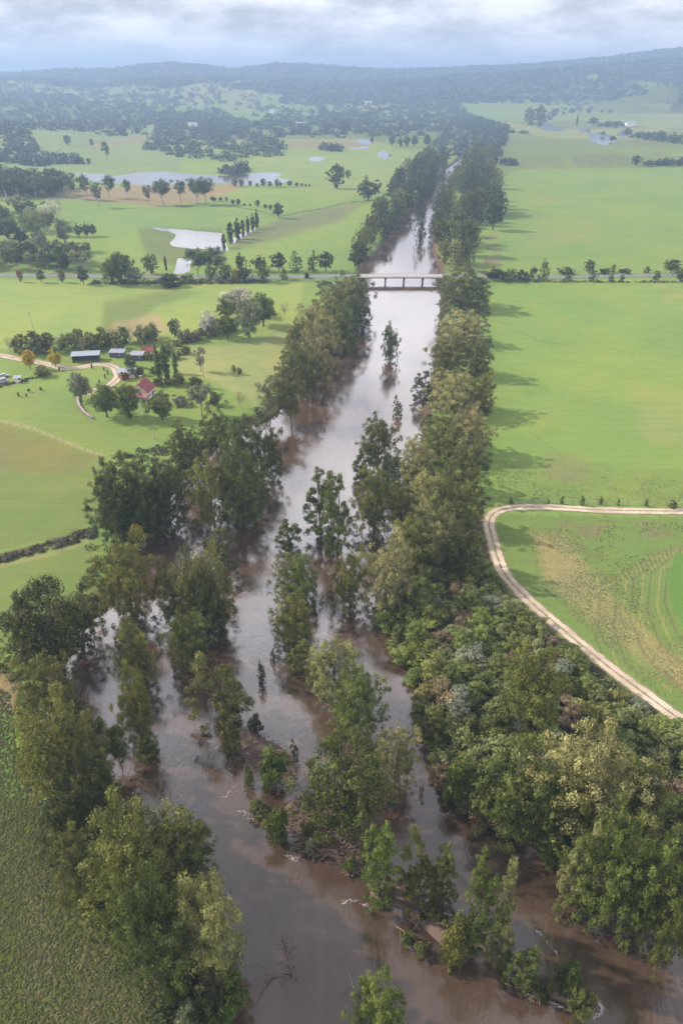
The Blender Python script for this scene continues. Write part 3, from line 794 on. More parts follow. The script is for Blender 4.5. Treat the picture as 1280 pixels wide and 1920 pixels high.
KINDS = {}
def variant(kind, seed, hi=True):
    rs = np.random.default_rng(seed)
    if kind == 'oak':          # broad river she-oak: several upright plumes from one foot
        lob = []
        n = rs.integers(5, 8)
        for i in range(n):   # leaders, each with its own lumpy head
            a = 2 * math.pi * i / n + rs.uniform(-.5, .5); o = rs.uniform(0.10, 0.30); zt = rs.uniform(.60, .95); tt_ = rs.uniform(.3, .7)
            hr_ = rs.uniform(.13, .20)
            for j in range(24):
                zz = zt - (j / 24) ** 1.1 * (zt - .02) ; q = rs.uniform(.032, .060)
                b_ = rs.uniform(0, 6.28); oo = hr_ * (0.25 + min(1, j / 8)) * rs.uniform(.4, 1.15)
                lob.append((math.cos(a) * o + math.cos(b_) * oo, math.sin(a) * o + math.sin(b_) * oo, zz, q, q, q * rs.uniform(.6, 1.15), float(np.clip(tt_ + rs.normal(0, .2), 0, 1))))
        lob += [l for l in ell_lobes(rs, 90, .42, .42, .44, .048, .95, .5) if l[2] > .02]
        nlf, sz, kw = 30000, 0.0100, dict(asp=0.55, tsp=0.24, zsq=0.9)
        lim = dict(nl=9, r0=0.024)
    elif kind == 'cone':       # narrower upright she-oak
        lob = []
        n = int(rs.integers(3, 5))
        for i in range(n):
            a = 2 * math.pi * i / n + rs.uniform(-.5, .5); o = rs.uniform(0.05, 0.24); zt = rs.uniform(.62, .93) if i else .96; tt_ = rs.uniform(.3, .7)
            hr_ = rs.uniform(.16, .25)
            for j in range(30):
                zz = zt - (j / 30) * (zt - .02); q = rs.uniform(.05, .085)
                b_ = rs.uniform(0, 6.28); oo = hr_ * (0.12 + min(1, j / 12)) * rs.uniform(.5, 1.2)
                lob.append((math.cos(a) * o + math.cos(b_) * oo, math.sin(a) * o + math.sin(b_) * oo, zz, q, q, q * rs.uniform(.35, .6), float(np.clip(tt_ + rs.normal(0, .2), 0, 1))))
        nlf, sz, kw = 16000, 0.0155, dict(asp=0.5, tsp=0.24, zsq=0.7)
        lim = dict(nl=6, r0=0.03)
    elif kind == 'open':       # open ragged crown with gaps
        lob = []
        n = rs.integers(7, 10)
        for i in range(n):
            a = 2 * math.pi * i / n * 1.3 + rs.uniform(-.4, .4); o = rs.uniform(0.08, 0.36); zc = rs.uniform(.42, .92)
            for j in range(15):
                lob.append((math.cos(a) * o + rs.uniform(-.13, .13), math.sin(a) * o + rs.uniform(-.13, .13), min(.95, zc + rs.uniform(-.16, .07)), rs.uniform(.045, .08), rs.uniform(.045, .08), rs.uniform(.035, .06), np.clip(rs.uniform(.2, .8), 0, 1)))
        nlf, sz, kw = 14000, 0.013, dict(asp=0.5, tsp=0.28)
        lim = dict(nl=12, r0=0.022, fork=0.3, wig=0.05, top=.82)
    elif kind == 'round':      # dense rounded crown
        lob = ell_lobes(rs, 110, .52, .46, .46, .075, .88, .5)
        nlf, sz, kw = 9000, 0.020, dict(asp=0.55, tsp=0.28)
        lim = dict(nl=6, r0=0.035, top=.75)
    elif kind == 'gum':        # eucalypt, bare lower trunk, umbrella clumps
        lob = ell_lobes(rs, 34, .62, .36, .43, .10, .85, .5, .8)
        nlf, sz, kw = 5500, 0.020, dict(asp=0.4, tsp=0.35, hang=0.5)
        lim = dict(nl=9, r0=0.030, fork=.4, wig=.05, top=.75)
    elif kind == 'poplar':
        lob = plume_lobes(rs, 0, 0, .03, 1.0, .40, 14, .5, .12)
        nlf, sz, kw = 6000, 0.085, dict(asp=0.5, tsp=0.25, zsq=0.22)
        lim = dict(nl=0, r0=0.06)
    elif kind == 'bush':       # shrub, foliage to the ground
        lob = ell_lobes(rs, 34, .42, .50, .44, .125, .85, .5)
        lob = [l for l in lob if l[2] > 0.0]
        nlf, sz, kw = 5000, 0.028, dict(asp=0.6, tsp=0.25)
        lim = None
    elif kind == 'sparse':     # nearly bare winter crown, fine twigs
        lob = ell_lobes(rs, 20, .62, .36, .38, .12, .9, .5)
        nlf, sz, kw = 900, 0.020, dict(asp=0.3, tsp=0.5)
        lim = dict(nl=20, r0=0.018, fork=.2, wig=.05, top=.85)
    if not hi: nlf, sz = int(nlf * 0.26), sz * 1.8
    V, Fq, vv = leaves(lob, nlf, sz, rs=rs, **kw)
    zmx = np.percentile(V[:, 2], 99.7); V[:, 2] *= 1.0 / zmx
    wx = np.percentile(np.abs(V[:, :2]), 99); V[:, :2] *= 0.5 / wx
    cm_ = np_mesh(kind + '_crown', V, Fq, [M_LEAF], v=vv)
    tm = limb_mesh(kind + '_trunk', lob, rs, m=(M_PALEBARK if kind in ('gum', 'sparse') else M_BARK), **lim) if lim else None
    if not hi and tm:   # one mesh with trunk, for trees too small to show parts
        bmx = bmesh.new(); bmx.from_mesh(cm_); nf = len(bmx.faces); bmx.from_mesh(tm)
        bmx.faces.ensure_lookup_table()
        for f in bmx.faces[nf:]: f.material_index = 1
        cm_ = bpy.data.meshes.new(kind + '_tree'); bmx.to_mesh(cm_); bmx.free()
        cm_.materials.append(M_LEAF); cm_.materials.append(M_PALEBARK if kind in ('gum', 'sparse') else M_BARK)
    return cm_, tm
NV = {'oak': 5, 'cone': 4, 'open': 3, 'round': 3, 'gum': 3, 'poplar': 2, 'bush': 5, 'sparse': 2}
for ki, (k, n) in enumerate(NV.items()):
    for i in range(n):
        KINDS[(k, i, True)] = variant(k, 100 * ki + i)
        KINDS[(k, i, False)] = variant(k, 100 * ki + i, False)

TINT = {
 'sage': (0.166, 0.187, 0.053),
 'gold': (0.257, 0.245, 0.093), 'olive': (0.144, 0.149, 0.033), 'green': (0.105, 0.127, 0.025), 'dark': (0.069, 0.078, 0.017),
 'bright': (0.116, 0.152, 0.027), 'grey': (0.175, 0.191, 0.102), 'silver': (0.393, 0.393, 0.275), 'blue': (0.071, 0.096, 0.034),
 'brown': (0.166, 0.125, 0.055), 'yellow': (0.354, 0.281, 0.030), 'red': (0.225, 0.094, 0.027)}
TNAME = {'sage': 'sage green', 'gold': 'golden olive', 'olive': 'olive green', 'green': 'mid green', 'dark': 'dark green', 'bright': 'bright green', 'grey': 'grey green', 'silver': 'silvery pale', 'blue': 'blue green', 'brown': 'brownish', 'yellow': 'yellow', 'red': 'reddish'}
KNAME = {'oak': 'river_oak', 'cone': 'river_oak', 'open': 'gum_tree', 'round': 'round_tree', 'gum': 'gum_tree', 'poplar': 'poplar_tree', 'bush': 'shrub', 'sparse': 'bare_tree'}
cnt = [0]
def put_tree(kind, tint, pos, w_, h_, label, group=None, hi=True, cat=None, name=None):
    cnt[0] += 1
    r = random.Random(cnt[0] * 7 + 1)
    if kind == 'sparse': hi = True
    cm_, tm = KINDS[(kind, r.randrange(NV[kind]), hi)]
    rz = r.uniform(0, 6.283)
    c = TINT[tint]; f = r.uniform(0.9, 1.12)
    cc = (c[0] * f * r.uniform(.94, 1.06), c[1] * f, c[2] * f * r.uniform(.9, 1.1), 1)
    nm = name or KNAME[kind]; cat = cat or ('shrub' if kind == 'bush' else 'tree')
    if tm and hi:
        root = empty(nm, pos, rz); root.scale = (w_, w_, h_)
        a = link(bpy.data.objects.new('crown', cm_)); a.parent = root; a.color = cc
        t = link(bpy.data.objects.new('trunk', tm)); t.parent = root
    else:
        root = link(bpy.data.objects.new(nm, cm_)); root.location = pos; root.rotation_euler = (0, 0, rz); root.scale = (w_, w_, h_); root.color = cc
    tag(root, label, cat, group)
    return root

def tree(kind, tint, cx, by, ty, wpx, label, group=None, hi=True, floor=WL - 0.3, lean=0.5, name=None, cat=None):
    """stand a tree whose crown middle is seen at cx, foot at by, top at ty, crown wpx wide"""
    p = on_ground(cx, by, floor)
    h_ = height_for(p.y, ty, p.z)
    h_ *= 0.86 if kind in ('oak', 'cone', 'open') and wpx > 30 else 0.97
    if kind in ('oak', 'cone', 'open') and wpx > 30: wpx = wpx * 1.03
    w_ = wpx / F * depth_of(p.y, p.z + h_ * 0.5)
    p.x = (cx - 640.0) / F * depth_of(p.y, p.z + h_ * 0.55)
    p.z = gz(p.x, p.y) if floor is None else max(gz(p.x, p.y), floor)
    return put_tree(kind, tint, p, w_, h_, label, group, hi, cat, name)

exec_trees = True
# ---- large trees, by hand
T = """
oak gold 384 1822 1612 150|lone golden olive river oak on the lower left bank, leaning over the brown water
oak green 285 1835 1600 150|tall green river oak just left of the lone golden one on the lower left bank
oak olive 255 1710 1462 205|broad olive river oak with feathery crown, largest on the lower left bank
oak green 340 1650 1500 110|green river oak reaching over the water behind the broad olive one, lower left
oak olive 140 1690 1545 110|olive river oak at the pasture edge, left of the broad olive one
oak olive 85 1335 1213 110|olive river oak below the dead white branch at the left pasture edge
oak olive 95 1480 1275 150|large olive river oak on the left bank beside the bright strip of pasture
oak olive 150 1480 1330 92|olive river oak on the left bank, inner one facing the backwater
oak dark 160 1560 1380 100|dark shaded river oak on the left bank above the broad olive one
oak dark 115 1610 1480 95|dark low river oak beside the left pasture fence line
open dark 75 1262 1085 150|dark river oak around the dead white branch at the left edge
oak dark 45 1240 1090 90|dark river oak cut by the left edge of the view
oak dark 145 1225 1110 80|dark river oak between the dead white branch and the backwater
oak olive 250 1285 1150 80|olive river oak rising from the backwater, first of the drowned line
oak olive 250 1390 1225 72|olive river oak rising from the backwater, second of the drowned line
open dark 218 1440 1330 55|thin open dark tree with bent trunk at the backwater edge
cone green 270 1418 1362 45|small green bush-like river oak standing alone in the backwater
oak olive 232 1162 985 125|olive river oak with yellow top beside the green pasture corner on the left
oak olive 330 1165 1030 85|olive river oak left of the pale bare-topped one, flooded left bank
sparse silver 383 1130 1020 75|pale bare-topped tree among the flooded oaks of the left bank
oak olive 380 1180 985 100|olive river oak behind the pale bare top, flooded left bank
oak dark 385 1195 1060 95|dark river oak low in front of the pale bare top, flooded left bank
oak green 352 1252 1125 92|rounded green river oak standing in water between two left channels
cone olive 412 1352 1200 112|full cone shaped river oak alone between the two lower channels
cone green 417 1090 975 58|slim green river oak on the inner edge of the left channel
oak dark 210 1005 850 85|dark river oak at the left corner of the tall grove by the pasture
oak dark 262 1005 828 95|dark river oak at the middle of the tall grove by the pasture
oak dark 312 1000 840 85|dark river oak at the right of the tall grove by the pasture
cone dark 238 1010 900 70|lower dark river oak in front of the tall grove by the pasture
oak dark 285 985 885 75|lower dark river oak among trunks inside the tall grove
oak dark 352 915 770 80|dark river oak linking the tall grove to the farm paddock
oak olive 395 990 830 85|olive river oak on the left bank where the main channel narrows
oak green 450 985 800 100|large green river oak on the left bank where the main channel narrows
oak dark 490 900 765 85|dark river oak hanging over the main channel below the drowned trunks
oak green 440 880 765 80|green river oak behind the narrowing, beside the farm paddock
oak olive 402 835 748 58|yellowish river oak at the corner of the farm paddock
oak dark 460 950 850 80|dark low river oak at the water of the narrowing
open grey 503 800 688 52|grey green tree with bare drowned trunks, left of the pair at the shallow reach
open olive 545 797 680 66|olive tree with bare drowned trunks, right of the pair at the shallow reach
oak olive 575 750 622 70|olive river oak on the left bank halfway to the bridge
oak green 548 720 630 60|green river oak behind the drowned trunks on the left bank
oak gold 600 705 570 80|golden river oak on the left bank below the bridge
oak green 638 660 545 80|green river oak leaning over the water below the bridge, left bank
oak gold 590 650 555 75|golden river oak at the field edge of the left bank below the bridge
oak olive 625 615 515 80|olive river oak second nearest the bridge on the left bank
oak green 662 590 500 75|green river oak nearest the bridge on the left bank
oak dark 668 630 545 55|dark river oak overhanging the left water edge below the bridge
oak olive 560 670 590 55|olive river oak at the paddock corner of the left bank
oak green 732 677 592 34|lone slim tree standing in mid river below the bridge
cone green 745 782 741 22|small conical tree in the river near the right bank bend
oak dark 710 880 762 80|dark green river oak with ragged top on the tip of the mid river bar
cone dark 680 900 820 45|small dark river oak on the channel side of the mid river bar
cone green 600 1012 850 72|tall pointed river oak, left of the twin pair in mid river
cone green 633 1040 868 62|tall pointed river oak, right of the twin pair in mid river
cone green 540 1032 955 55|open small river oak left of the twin pointed pair
oak green 703 1000 850 84|rounded green river oak with yellow rim above the inner channel
oak green 556 1140 1015 98|dark bushy river oak at the water edge below the twin pair
oak olive 655 1145 1010 66|olive river oak beside the red inner channel
oak gold 728 1140 978 110|golden pale-topped river oak between inner channel and thicket
oak olive 552 1215 1088 78|olive river oak on the mid river bar, below the dark bushy one
cone olive 562 1262 1180 58|short olive river oak at the channel edge of the mid river bar
oak gold 622 1310 1172 95|yellow-topped river oak at the lower end of the mid river bar
cone olive 595 1290 1215 55|small olive river oak at the lower left rim of the mid river bar
oak green 672 1372 1228 110|green river oak at the lower end of the mid river bar
oak green 645 1545 1352 182|largest green river oak, standing on the driftwood island
oak olive 560 1120 1060 45|small olive river oak behind the dark bushy one in mid river
oak gold 742 1480 1340 92|golden river oak right behind the driftwood island
cone bright 715 1690 1512 84|bright green river oak just below the driftwood island
cone olive 790 1700 1538 80|olive river oak, second of the lower island row
cone green 832 1720 1552 66|green river oak, third of the lower island row above the sandy patch
cone green 900 1785 1562 78|tall pointed green river oak, fourth of the lower island row
cone gold 948 1790 1600 68|golden river oak at the right end of the lower island row
bush olive 852 1800 1722 66|pale leafy shrub at the foot of the lower island row
cone green 990 1848 1765 74|small full river oak on the foam-ringed islet, lower right
bush bright 1068 1862 1812 50|bright shrub on the foam-ringed islet
bush green 1092 1905 1862 50|low shrub at the foamy tip of the islet
bush green 948 1822 1785 28|tiny shrub at the left end of the foam-ringed islet
bush dark 1022 1875 1838 30|dark shrub below the small oak on the foam-ringed islet
oak bright 708 1950 1828 118|bright green treetop cut by the bottom edge in mid river
bush bright 434 1905 1828 62|bright yellow-green shrub on the bank at the lower left waterline
bush green 330 1880 1808 62|green shrub under the lone golden oak
bush dark 385 1920 1860 60|dark shrub near the bottom edge on the left bank
bush grey 355 1935 1885 50|grey shrub near the bottom edge on the left bank
cone green 436 1412 1345 36|small green tree at the head of the brushy islet
bush bright 513 1478 1405 62|light green shrub on the brushy islet in mid river
cone green 552 1425 1383 16|tiny pointed tree on its own mud tip beside the brushy islet
cone green 465 1470 1432 25|tiny tree at the left foot of the brushy islet
cone dark 489 1282 1238 18|tiny drowned tree in mid channel, lower of the two
cone dark 511 1240 1213 12|tiny drowned tree in mid channel, upper of the two
bush dark 478 1375 1340 30|dark shrub at the top of the brushy islet
cone green 492 1530 1500 50|bushy green willow at the upstream edge of the drift pile
bush green 520 1575 1520 50|green shrub at the left rim of the drift pile
bush bright 578 1562 1540 30|bright shrub in the drift pile
cone grey 582 1602 1565 24|small upright shrub at the foot of the drift pile
bush green 655 1632 1612 30|low shrub on the brown mud below the drift pile
oak olive 868 578 488 108|large rounded river oak beside the bridge on the right bank
oak gold 868 645 570 84|golden river oak, second below the bridge on the right bank
oak olive 838 700 605 74|olive river oak, third below the bridge at the right water edge
oak olive 893 705 620 60|olive river oak at the field edge, third below the bridge on the right
oak gold 850 775 680 104|broad golden river oak halfway along the right bank
oak olive 902 770 690 60|olive river oak at the field edge halfway along the right bank
cone dark 795 752 688 44|dark narrow river oak over the water on the right bank
oak gold 885 850 745 84|golden river oak at the field edge above the track bend
oak olive 825 860 765 84|olive river oak inland of the small mid river bar
oak gold 780 900 808 76|golden river oak at the head of the inner channel
oak olive 870 925 815 84|olive river oak shading the big right field
oak gold 800 980 865 92|pale golden river oak in the middle of the right bank wood
oak olive 862 990 880 84|olive river oak at the field side, above the track bend
oak olive 755 985 890 74|olive river oak facing the inner channel on the right bank wood
oak gold 812 1065 925 96|golden river oak low in the right bank wood
oak olive 768 1075 950 84|olive river oak low in the right bank wood facing the channel
oak dark 858 1085 970 74|dark river oak low in the right bank wood facing the thicket
oak green 735 900 845 50|green river oak between mid bar and right bank wood
oak olive 1002 1372 1190 122|tall olive gum standing out of the thicket beside the track
oak green 972 1562 1380 152|broad green river oak at the lower right water edge
oak gold 1112 1560 1343 195|large golden river oak with dead white limb, lower right
oak olive 1062 1572 1430 110|olive river oak between the green and golden giants, lower right
oak green 1140 1722 1485 140|tall green river oak wall, first from the left at the lower right
cone gold 1082 1712 1500 58|golden edge of foliage on a slim river oak, lower right wood
oak green 1225 1745 1530 120|tall green river oak wall, second from the left at the lower right
oak green 1262 1800 1605 95|green river oak overhanging water at the right edge
oak olive 1205 1560 1420 110|olive river oak behind the golden giant at the right edge
bush green 1042 1625 1560 62|rounded shrub at the waterline below the lower right giants
cone olive 812 1385 1312 60|small pointed river oak at the thicket edge facing the channel
bush bright 860 1495 1425 80|large bright shrub bulging over the lower right channel
bush green 905 1520 1440 70|green shrub beside the bright one over the lower right channel
"""
for line in T.strip().splitlines():
    s, lb = line.split('|'); k, t, cx, by, ty, wp = s.split()
    tree(k, t, float(cx), float(by), float(ty), float(wp), lb, floor=WL - 0.2)

# ---- farm trees and roadside trees (small in the picture)
T2 = """
round grey 148 752 698 46|drooping grey green tree beside the dry stone wall of the farm
round bright 195 782 720 56|yellow-green round tree in front of the farmhouse, left one
round green 238 784 718 56|green round tree in front of the red roofed farmhouse
round green 300 787 733 50|round tree right of the farmhouse pole
open grey 376 778 712 46|grey green tree on the lawn corner beside the river oaks
open grey 374 697 649 24|oval tree alone on the pale paddock by the farm
poplar green 295 718 645 12|poplar beside the farmhouse, left of the three
poplar green 309 720 641 15|poplar beside the farmhouse, tallest and middle of the three
poplar green 328 700 660 11|poplar beside the farmhouse, right of the three
round yellow 53 692 655 27|yellow flowering round tree by the driveway, left of the pair
round yellow 101 688 654 27|yellow flowering round tree by the driveway, right of the pair
round dark 326 632 596 24|dark round tree alone at the tan patch of the upper paddock
round silver 390 628 580 40|silvery willow at the left of the big paddock clump
round silver 450 590 538 66|silvery willow at the top of the big paddock clump
round green 425 600 555 44|green tree on the left shoulder of the paddock clump
round green 492 612 548 52|dark green tree on the right side of the paddock clump
round grey 466 634 560 50|grey green tree at the front of the paddock clump
round green 424 636 590 40|green tree filling the front of the paddock clump
sparse brown 533 600 562 18|small bare tree right of the paddock clump
bush grey 248 708 684 20|garden shrub beside the white roofed shed
bush olive 80 705 685 32|spreading olive shrub at the garden corner
bush green 244 688 664 26|round green shrub between sheds
bush dark 262 704 688 18|dark shrub behind the farmhouse
bush olive 448 702 688 12|small shrub alone on the paddock, right of its twin
bush olive 438 698 684 10|small shrub alone on the paddock, left of its twin
sparse olive 450 765 728 28|thin leafless tree by the paddock below the drowned trunks
bush green 330 722 702 36|dark shrubs below the poplars
bush green 365 725 708 30|shrub at the lawn edge under the oval tree
bush dark 400 760 735 24|shrub under the lawn corner tree
bush grey 340 760 742 28|grey garden shrub by the dark car
bush red 232 712 696 18|russet shrub in front of the white roofed shed
round green 225 532 470 52|large round tree at the roadside, tallest on the left half
round olive 205 533 485 34|olive tree leaning on the tallest roadside tree
round red 37 529 506 13|small reddish roadside tree at the far left
round green 76 530 504 17|small conical roadside tree, second from the left
round green 115 530 503 17|small round roadside tree, third from the left
round dark 154 533 499 22|dark dense roadside tree, fourth from the left
round grey 250 533 500 36|grey green roadside shrub right of the tallest tree
round green 281 514 475 32|green tree behind the road right of the tallest one
poplar dark 310 507 478 5|thin dark cypress beside the flooded ditch
bush dark 318 538 514 46|dark thicket clump bulging onto the field south of the road
bush olive 352 531 511 24|olive roadside shrub beside the dark clump
gum blue 368 518 462 46|blue green gum beside the pond, left of the pair
gum blue 405 518 461 46|blue green gum beside the pond, right of the pair
round green 394 528 490 24|green roadside tree under the pond gums, left one
round green 421 528 492 30|green roadside tree under the pond gums, right one
round dark 450 508 471 22|dark tree north of the road, first of five going right
round yellow 442 528 503 20|yellowish roadside tree in the hedge
round dark 458 528 494 28|dark roadside tree beside the yellowish one
round dark 485 509 477 32|dark tree north of the road, second of five going right
round green 492 529 494 30|round green roadside tree before the open stretch of road
round dark 522 509 472 30|dark tree north of the road, third of five going right
cone dark 532 526 500 19|small conical tree alone on the verge, south of the road
cone grey 555 509 470 28|greyer pointed tree north of the road, fourth of five
poplar dark 575 526 510 9|tiny dark roadside shrub near the bridge approach
cone dark 586 510 467 22|dark pointed tree north of the road, fifth of five
round dark 610 509 470 32|dark round tree north of the road nearest the bridge
cone green 1020 527 482 26|largest roadside tree right of the bridge
bush green 1000 516 498 14|shrub north of the road beside the largest right hand tree
bush bright 993 527 509 18|bright shrub south of the road right of the bridge
cone green 1067 527 497 19|roadside tree, second right of the bridge
round green 1105 513 486 22|round tree north of the road right of the bridge
cone dark 1111 528 500 19|dark roadside tree, third right of the bridge
cone green 1150 511 493 12|slim tree north of the road on the right
bush green 1145 528 513 11|small shrub south of the road on the right
bush green 1165 529 515 11|small shrub south of the road, next one right
bush dark 1060 514 501 34|low dark shrub row north of the road, left piece
bush dark 1135 513 502 22|low dark shrub north of the road, middle piece
bush dark 1172 513 503 24|low dark shrub north of the road, right piece
bush green 1212 512 499 14|round shrub north of the road toward the right edge
bush green 1230 527 507 17|shrub south of the road toward the right edge
round green 1260 512 485 35|round tree north of the road at the right edge
round green 1277 530 495 28|roadside tree cut by the right edge
bush dark 925 526 500 36|dark roadside shrub against the right bank wood
bush green 955 527 503 34|roadside shrub next to the right bank wood
bush dark 978 527 505 22|dark roadside shrub, third from the right bank wood
poplar dark 419 465 437 9|poplar at the pond end of the row, shortest
poplar dark 431 453 415 13|poplar second in the row by the pond
poplar dark 445 448 408 12|poplar third in the row by the pond
poplar dark 455 440 410 8|poplar fourth in the row by the pond
poplar dark 464 435 405 8|poplar fifth in the row by the pond
poplar dark 473 430 400 8|poplar sixth in the row by the pond
poplar dark 481 427 391 8|poplar at the far end of the row, tallest and slim
round dark 521 409 379 20|dark round tree where the poplar lane meets the fence
round dark 632 354 305 36|large dark tree alone in the far left meadow
round dark 690 376 330 48|large dark tree beside the ditch near the river wood
round dark 652 335 318 12|small tree right of the far meadow giant
gum grey 80 488 432 20|slim gum with bare trunk in the left meadow
gum grey 60 470 385 60|tall spreading gum in the left meadow
gum silver 100 425 372 40|silvery tree in the left meadow, upper one
gum silver 45 410 382 24|silvery tree in the left meadow, far left
gum grey 122 470 408 34|gum shading the left meadow next to the round row
round blue 146 444 417 18|round tree first of the meadow row of three
round blue 161 444 415 17|round tree second of the meadow row of three
round blue 174 443 419 15|round tree third of the meadow row of three
gum blue 15 460 405 40|gum at the far left meadow edge
gum blue 180 389 340 24|pale trunked gum standing forward of the lake row
gum blue 202 372 328 28|gum on the tan lake shore, left
gum blue 237 374 334 16|leaning gum on the tan lake shore
gum blue 276 385 345 18|gum left of the big lake shore cluster
gum blue 304 384 334 40|spreading gum, widest of the lake shore cluster
gum blue 337 381 336 24|gum right of the big lake shore cluster
gum blue 366 383 332 36|gum in the lake shore row, centre
gum blue 383 383 330 34|gum in the lake shore row, right of centre
gum blue 160 375 326 26|gum at the left of the tan lake shore
gum blue 132 373 322 28|gum near the left end of the lake
round dark 645 250 225 20|dark tree by the far red meadow
round blue 735 275 252 14|round tree leading the hedge into the river wood, first
round blue 763 276 250 16|round tree leading the hedge into the river wood, second
round blue 777 276 252 14|round tree leading the hedge into the river wood, third
round blue 800 276 251 16|round tree leading the hedge into the river wood, fourth
round blue 750 277 254 12|round tree filling the hedge beside the second one
round blue 697 269 255 8|small tree by the far ponds
poplar dark 1082 236 212 4|thin dark cypress on the far right plain
round blue 992 234 200 22|tall tree at the left end of the far right hedge
round blue 1013 236 196 22|tallest tree of the far right hedge
round blue 1103 214 200 12|small round tree closing the far right hedge
round blue 1040 214 202 14|tree in the far right hedge, middle
round blue 1072 213 201 14|tree in the far right hedge, right of middle
round blue 1128 212 204 7|tiny tree on the far right plain, left one
round blue 1143 213 205 10|tiny tree on the far right plain, right one
round blue 1112 236 219 20|tree over the little far pond row, left
round blue 1138 238 224 14|tree over the little far pond row, middle
round blue 1157 238 226 22|tree over the little far pond row, right
round blue 1130 255 246 10|small tree on the far shore of the right pond
round blue 1148 266 254 16|dark shrub tree at the right pond edge
round blue 1176 256 240 18|tree at the upper right pond
round blue 1195 260 247 18|tree in the right pond hedge, first
round blue 1215 262 247 18|tree in the right pond hedge, second
round blue 1238 264 244 24|tree in the right pond hedge, third
round blue 1266 268 247 34|tree in the right pond hedge, fourth
round dark 1192 310 290 22|dark round tree at the corner of the dark furrows
round dark 1215 312 300 24|dark low tree right of the furrows
round dark 1250 311 294 28|dark tree pair right of the furrows
round dark 1272 311 302 14|low tree at the right edge behind the big upper field
round blue 126 272 252 16|tree on the left hill, leftmost of three
round blue 172 276 259 8|tree on the left hill, middle of three
open blue 198 300 264 16|slanting tree on the left hill
round blue 166 308 296 10|low bush at the foot of the left hill
round blue 228 244 232 12|tree at the ridge of the left hill
"""
for line in T2.strip().splitlines():
    s, lb = line.split('|'); k, t, cx, by, ty, wp = s.split()
    wpf = float(wp)
    hi = (float(by) > 530 and wpf > 24) or k in ('poplar', 'gum') and wpf > 30
    nm = None
    if k == 'cone': nm = 'conifer_tree'
    if 'cypress' in lb: nm = 'cypress_tree'
    if 'willow' in lb: nm = 'willow_tree'
    tree(k, t, float(cx), float(by), float(ty), wpf, lb, hi=hi, floor=None, name=nm)
# little rows of rounded trees by the lake
ORD = ['first', 'second', 'third', 'fourth', 'fifth', 'sixth', 'seventh', 'eighth', 'ninth', 'tenth', 'eleventh', 'twelfth', 'thirteenth', 'fourteenth', 'fifteenth', 'sixteenth', 'seventeenth', 'eighteenth', 'nineteenth', 'twentieth']
for i, (x, by, ty, wd) in enumerate([(398,378,366,9),(403,378,370,8),(414,378,369,9),(425,378,369,7),(437,384,372,9),(447,385,372,10),(458,386,381,6),(469,387,381,6),(483,389,374,11),(497,391,381,9),(507,394,383,9)]):
    tree('round', 'blue', x, by, ty, wd, ORD[i] + ' small round tree from the left along the curved meadow fence', 'small trees along the curved meadow fence', hi=False, floor=None)
for i, (x, by, ty, wd) in enumerate([(440,350,336,14),(452,350,336,12),(469,350,338,8),(482,350,343,7),(493,350,334,13),(506,351,339,9),(519,351,335,11),(526,350,341,8),(543,350,338,12),(556,350,341,8),(566,350,343,6),(573,350,344,5),(580,350,345,5)]):
    tree('round', 'blue', x, by, ty, wd, ORD[i] + ' small tree from the left along the lake end hedge', 'small trees at the end of the lake', hi=False, floor=None)
for i, (x, by, ty, wd) in enumerate([(905,948,938,12),(958,946,932,9),(1028,944,934,7),(1054,945,928,9),(1092,947,929,11),(1127,946,930,10),(1159,947,934,8),(1212,949,934,10),(1262,952,938,18)]):
    tree('cone', 'dark', x, by, ty, wd, ORD[i] + ' dark little conifer from the left on the fence line above the gravel track', 'little conifers above the gravel track', hi=False, floor=None, name='small_conifer')
for i, (x, by, ty) in enumerate([(111,696,687),(172,691,681),(195,694,688),(202,702,692),(197,710,700),(186,717,711)]):
    tree('poplar', 'dark', x, by, ty, 3.2, ORD[i] + ' little dark column shrub from the left ringing the driveway lawn', 'column shrubs round the driveway lawn', hi=False, floor=None, name='column_shrub')
for i, (x, by, ty, wd) in enumerate([(35,744,735,6),(54,735,728,6),(50,745,737,4),(77,732,725,6)]):
    tree('bush', 'dark', x, by, ty, wd, ['leftmost sapling on the grass below the farm garden','upper sapling on the grass below the farm garden','thin lower sapling on the grass below the farm garden','rightmost sapling on the grass below the farm garden'][i], 'saplings below the farm garden', hi=False, floor=None, name='sapling')

# ---- rows and woods filled by spacing, each tree its own object
def scatter(poly, n, dmin, seed, k=60):
    """points on the ground inside a photo polygon, at least dmin metres apart"""
    r = random.Random(seed); pts = []
    X0, X1 = min(p[0] for p in poly), max(p[0] for p in poly); Y0, Y1 = min(p[1] for p in poly), max(p[1] for p in poly)
    W = [gp(x, y, 0) for x, y in poly]; wx0, wx1 = min(p.x for p in W), max(p.x for p in W); wy0, wy1 = min(p.y for p in W), max(p.y for p in W)
    PW = [(p.x, p.y) for p in W]
    for _ in range(n * k):
        x, y = r.uniform(wx0, wx1), r.uniform(wy0, wy1)
        if not pin(np.array([x]), np.array([y]), PW)[0]: continue
        if any((x - a) ** 2 + (y - b_) ** 2 < dmin * dmin for a, b_ in pts): continue
        pts.append((x, y))
        if len(pts) >= n: break
    return pts
def nth(i): 
    tens = ['', '', 'twenty', 'thirty', 'forty', 'fifty', 'sixty', 'seventy', 'eighty', 'ninety']
    if i < 20: return ORD[i]
    j = i + 1
    if j % 10 == 0: return tens[j // 10][:-1] + 'ieth' if j < 100 else 'hundredth'
    return tens[(j // 10) % 10] + '-' + ORD[j % 10 - 1]
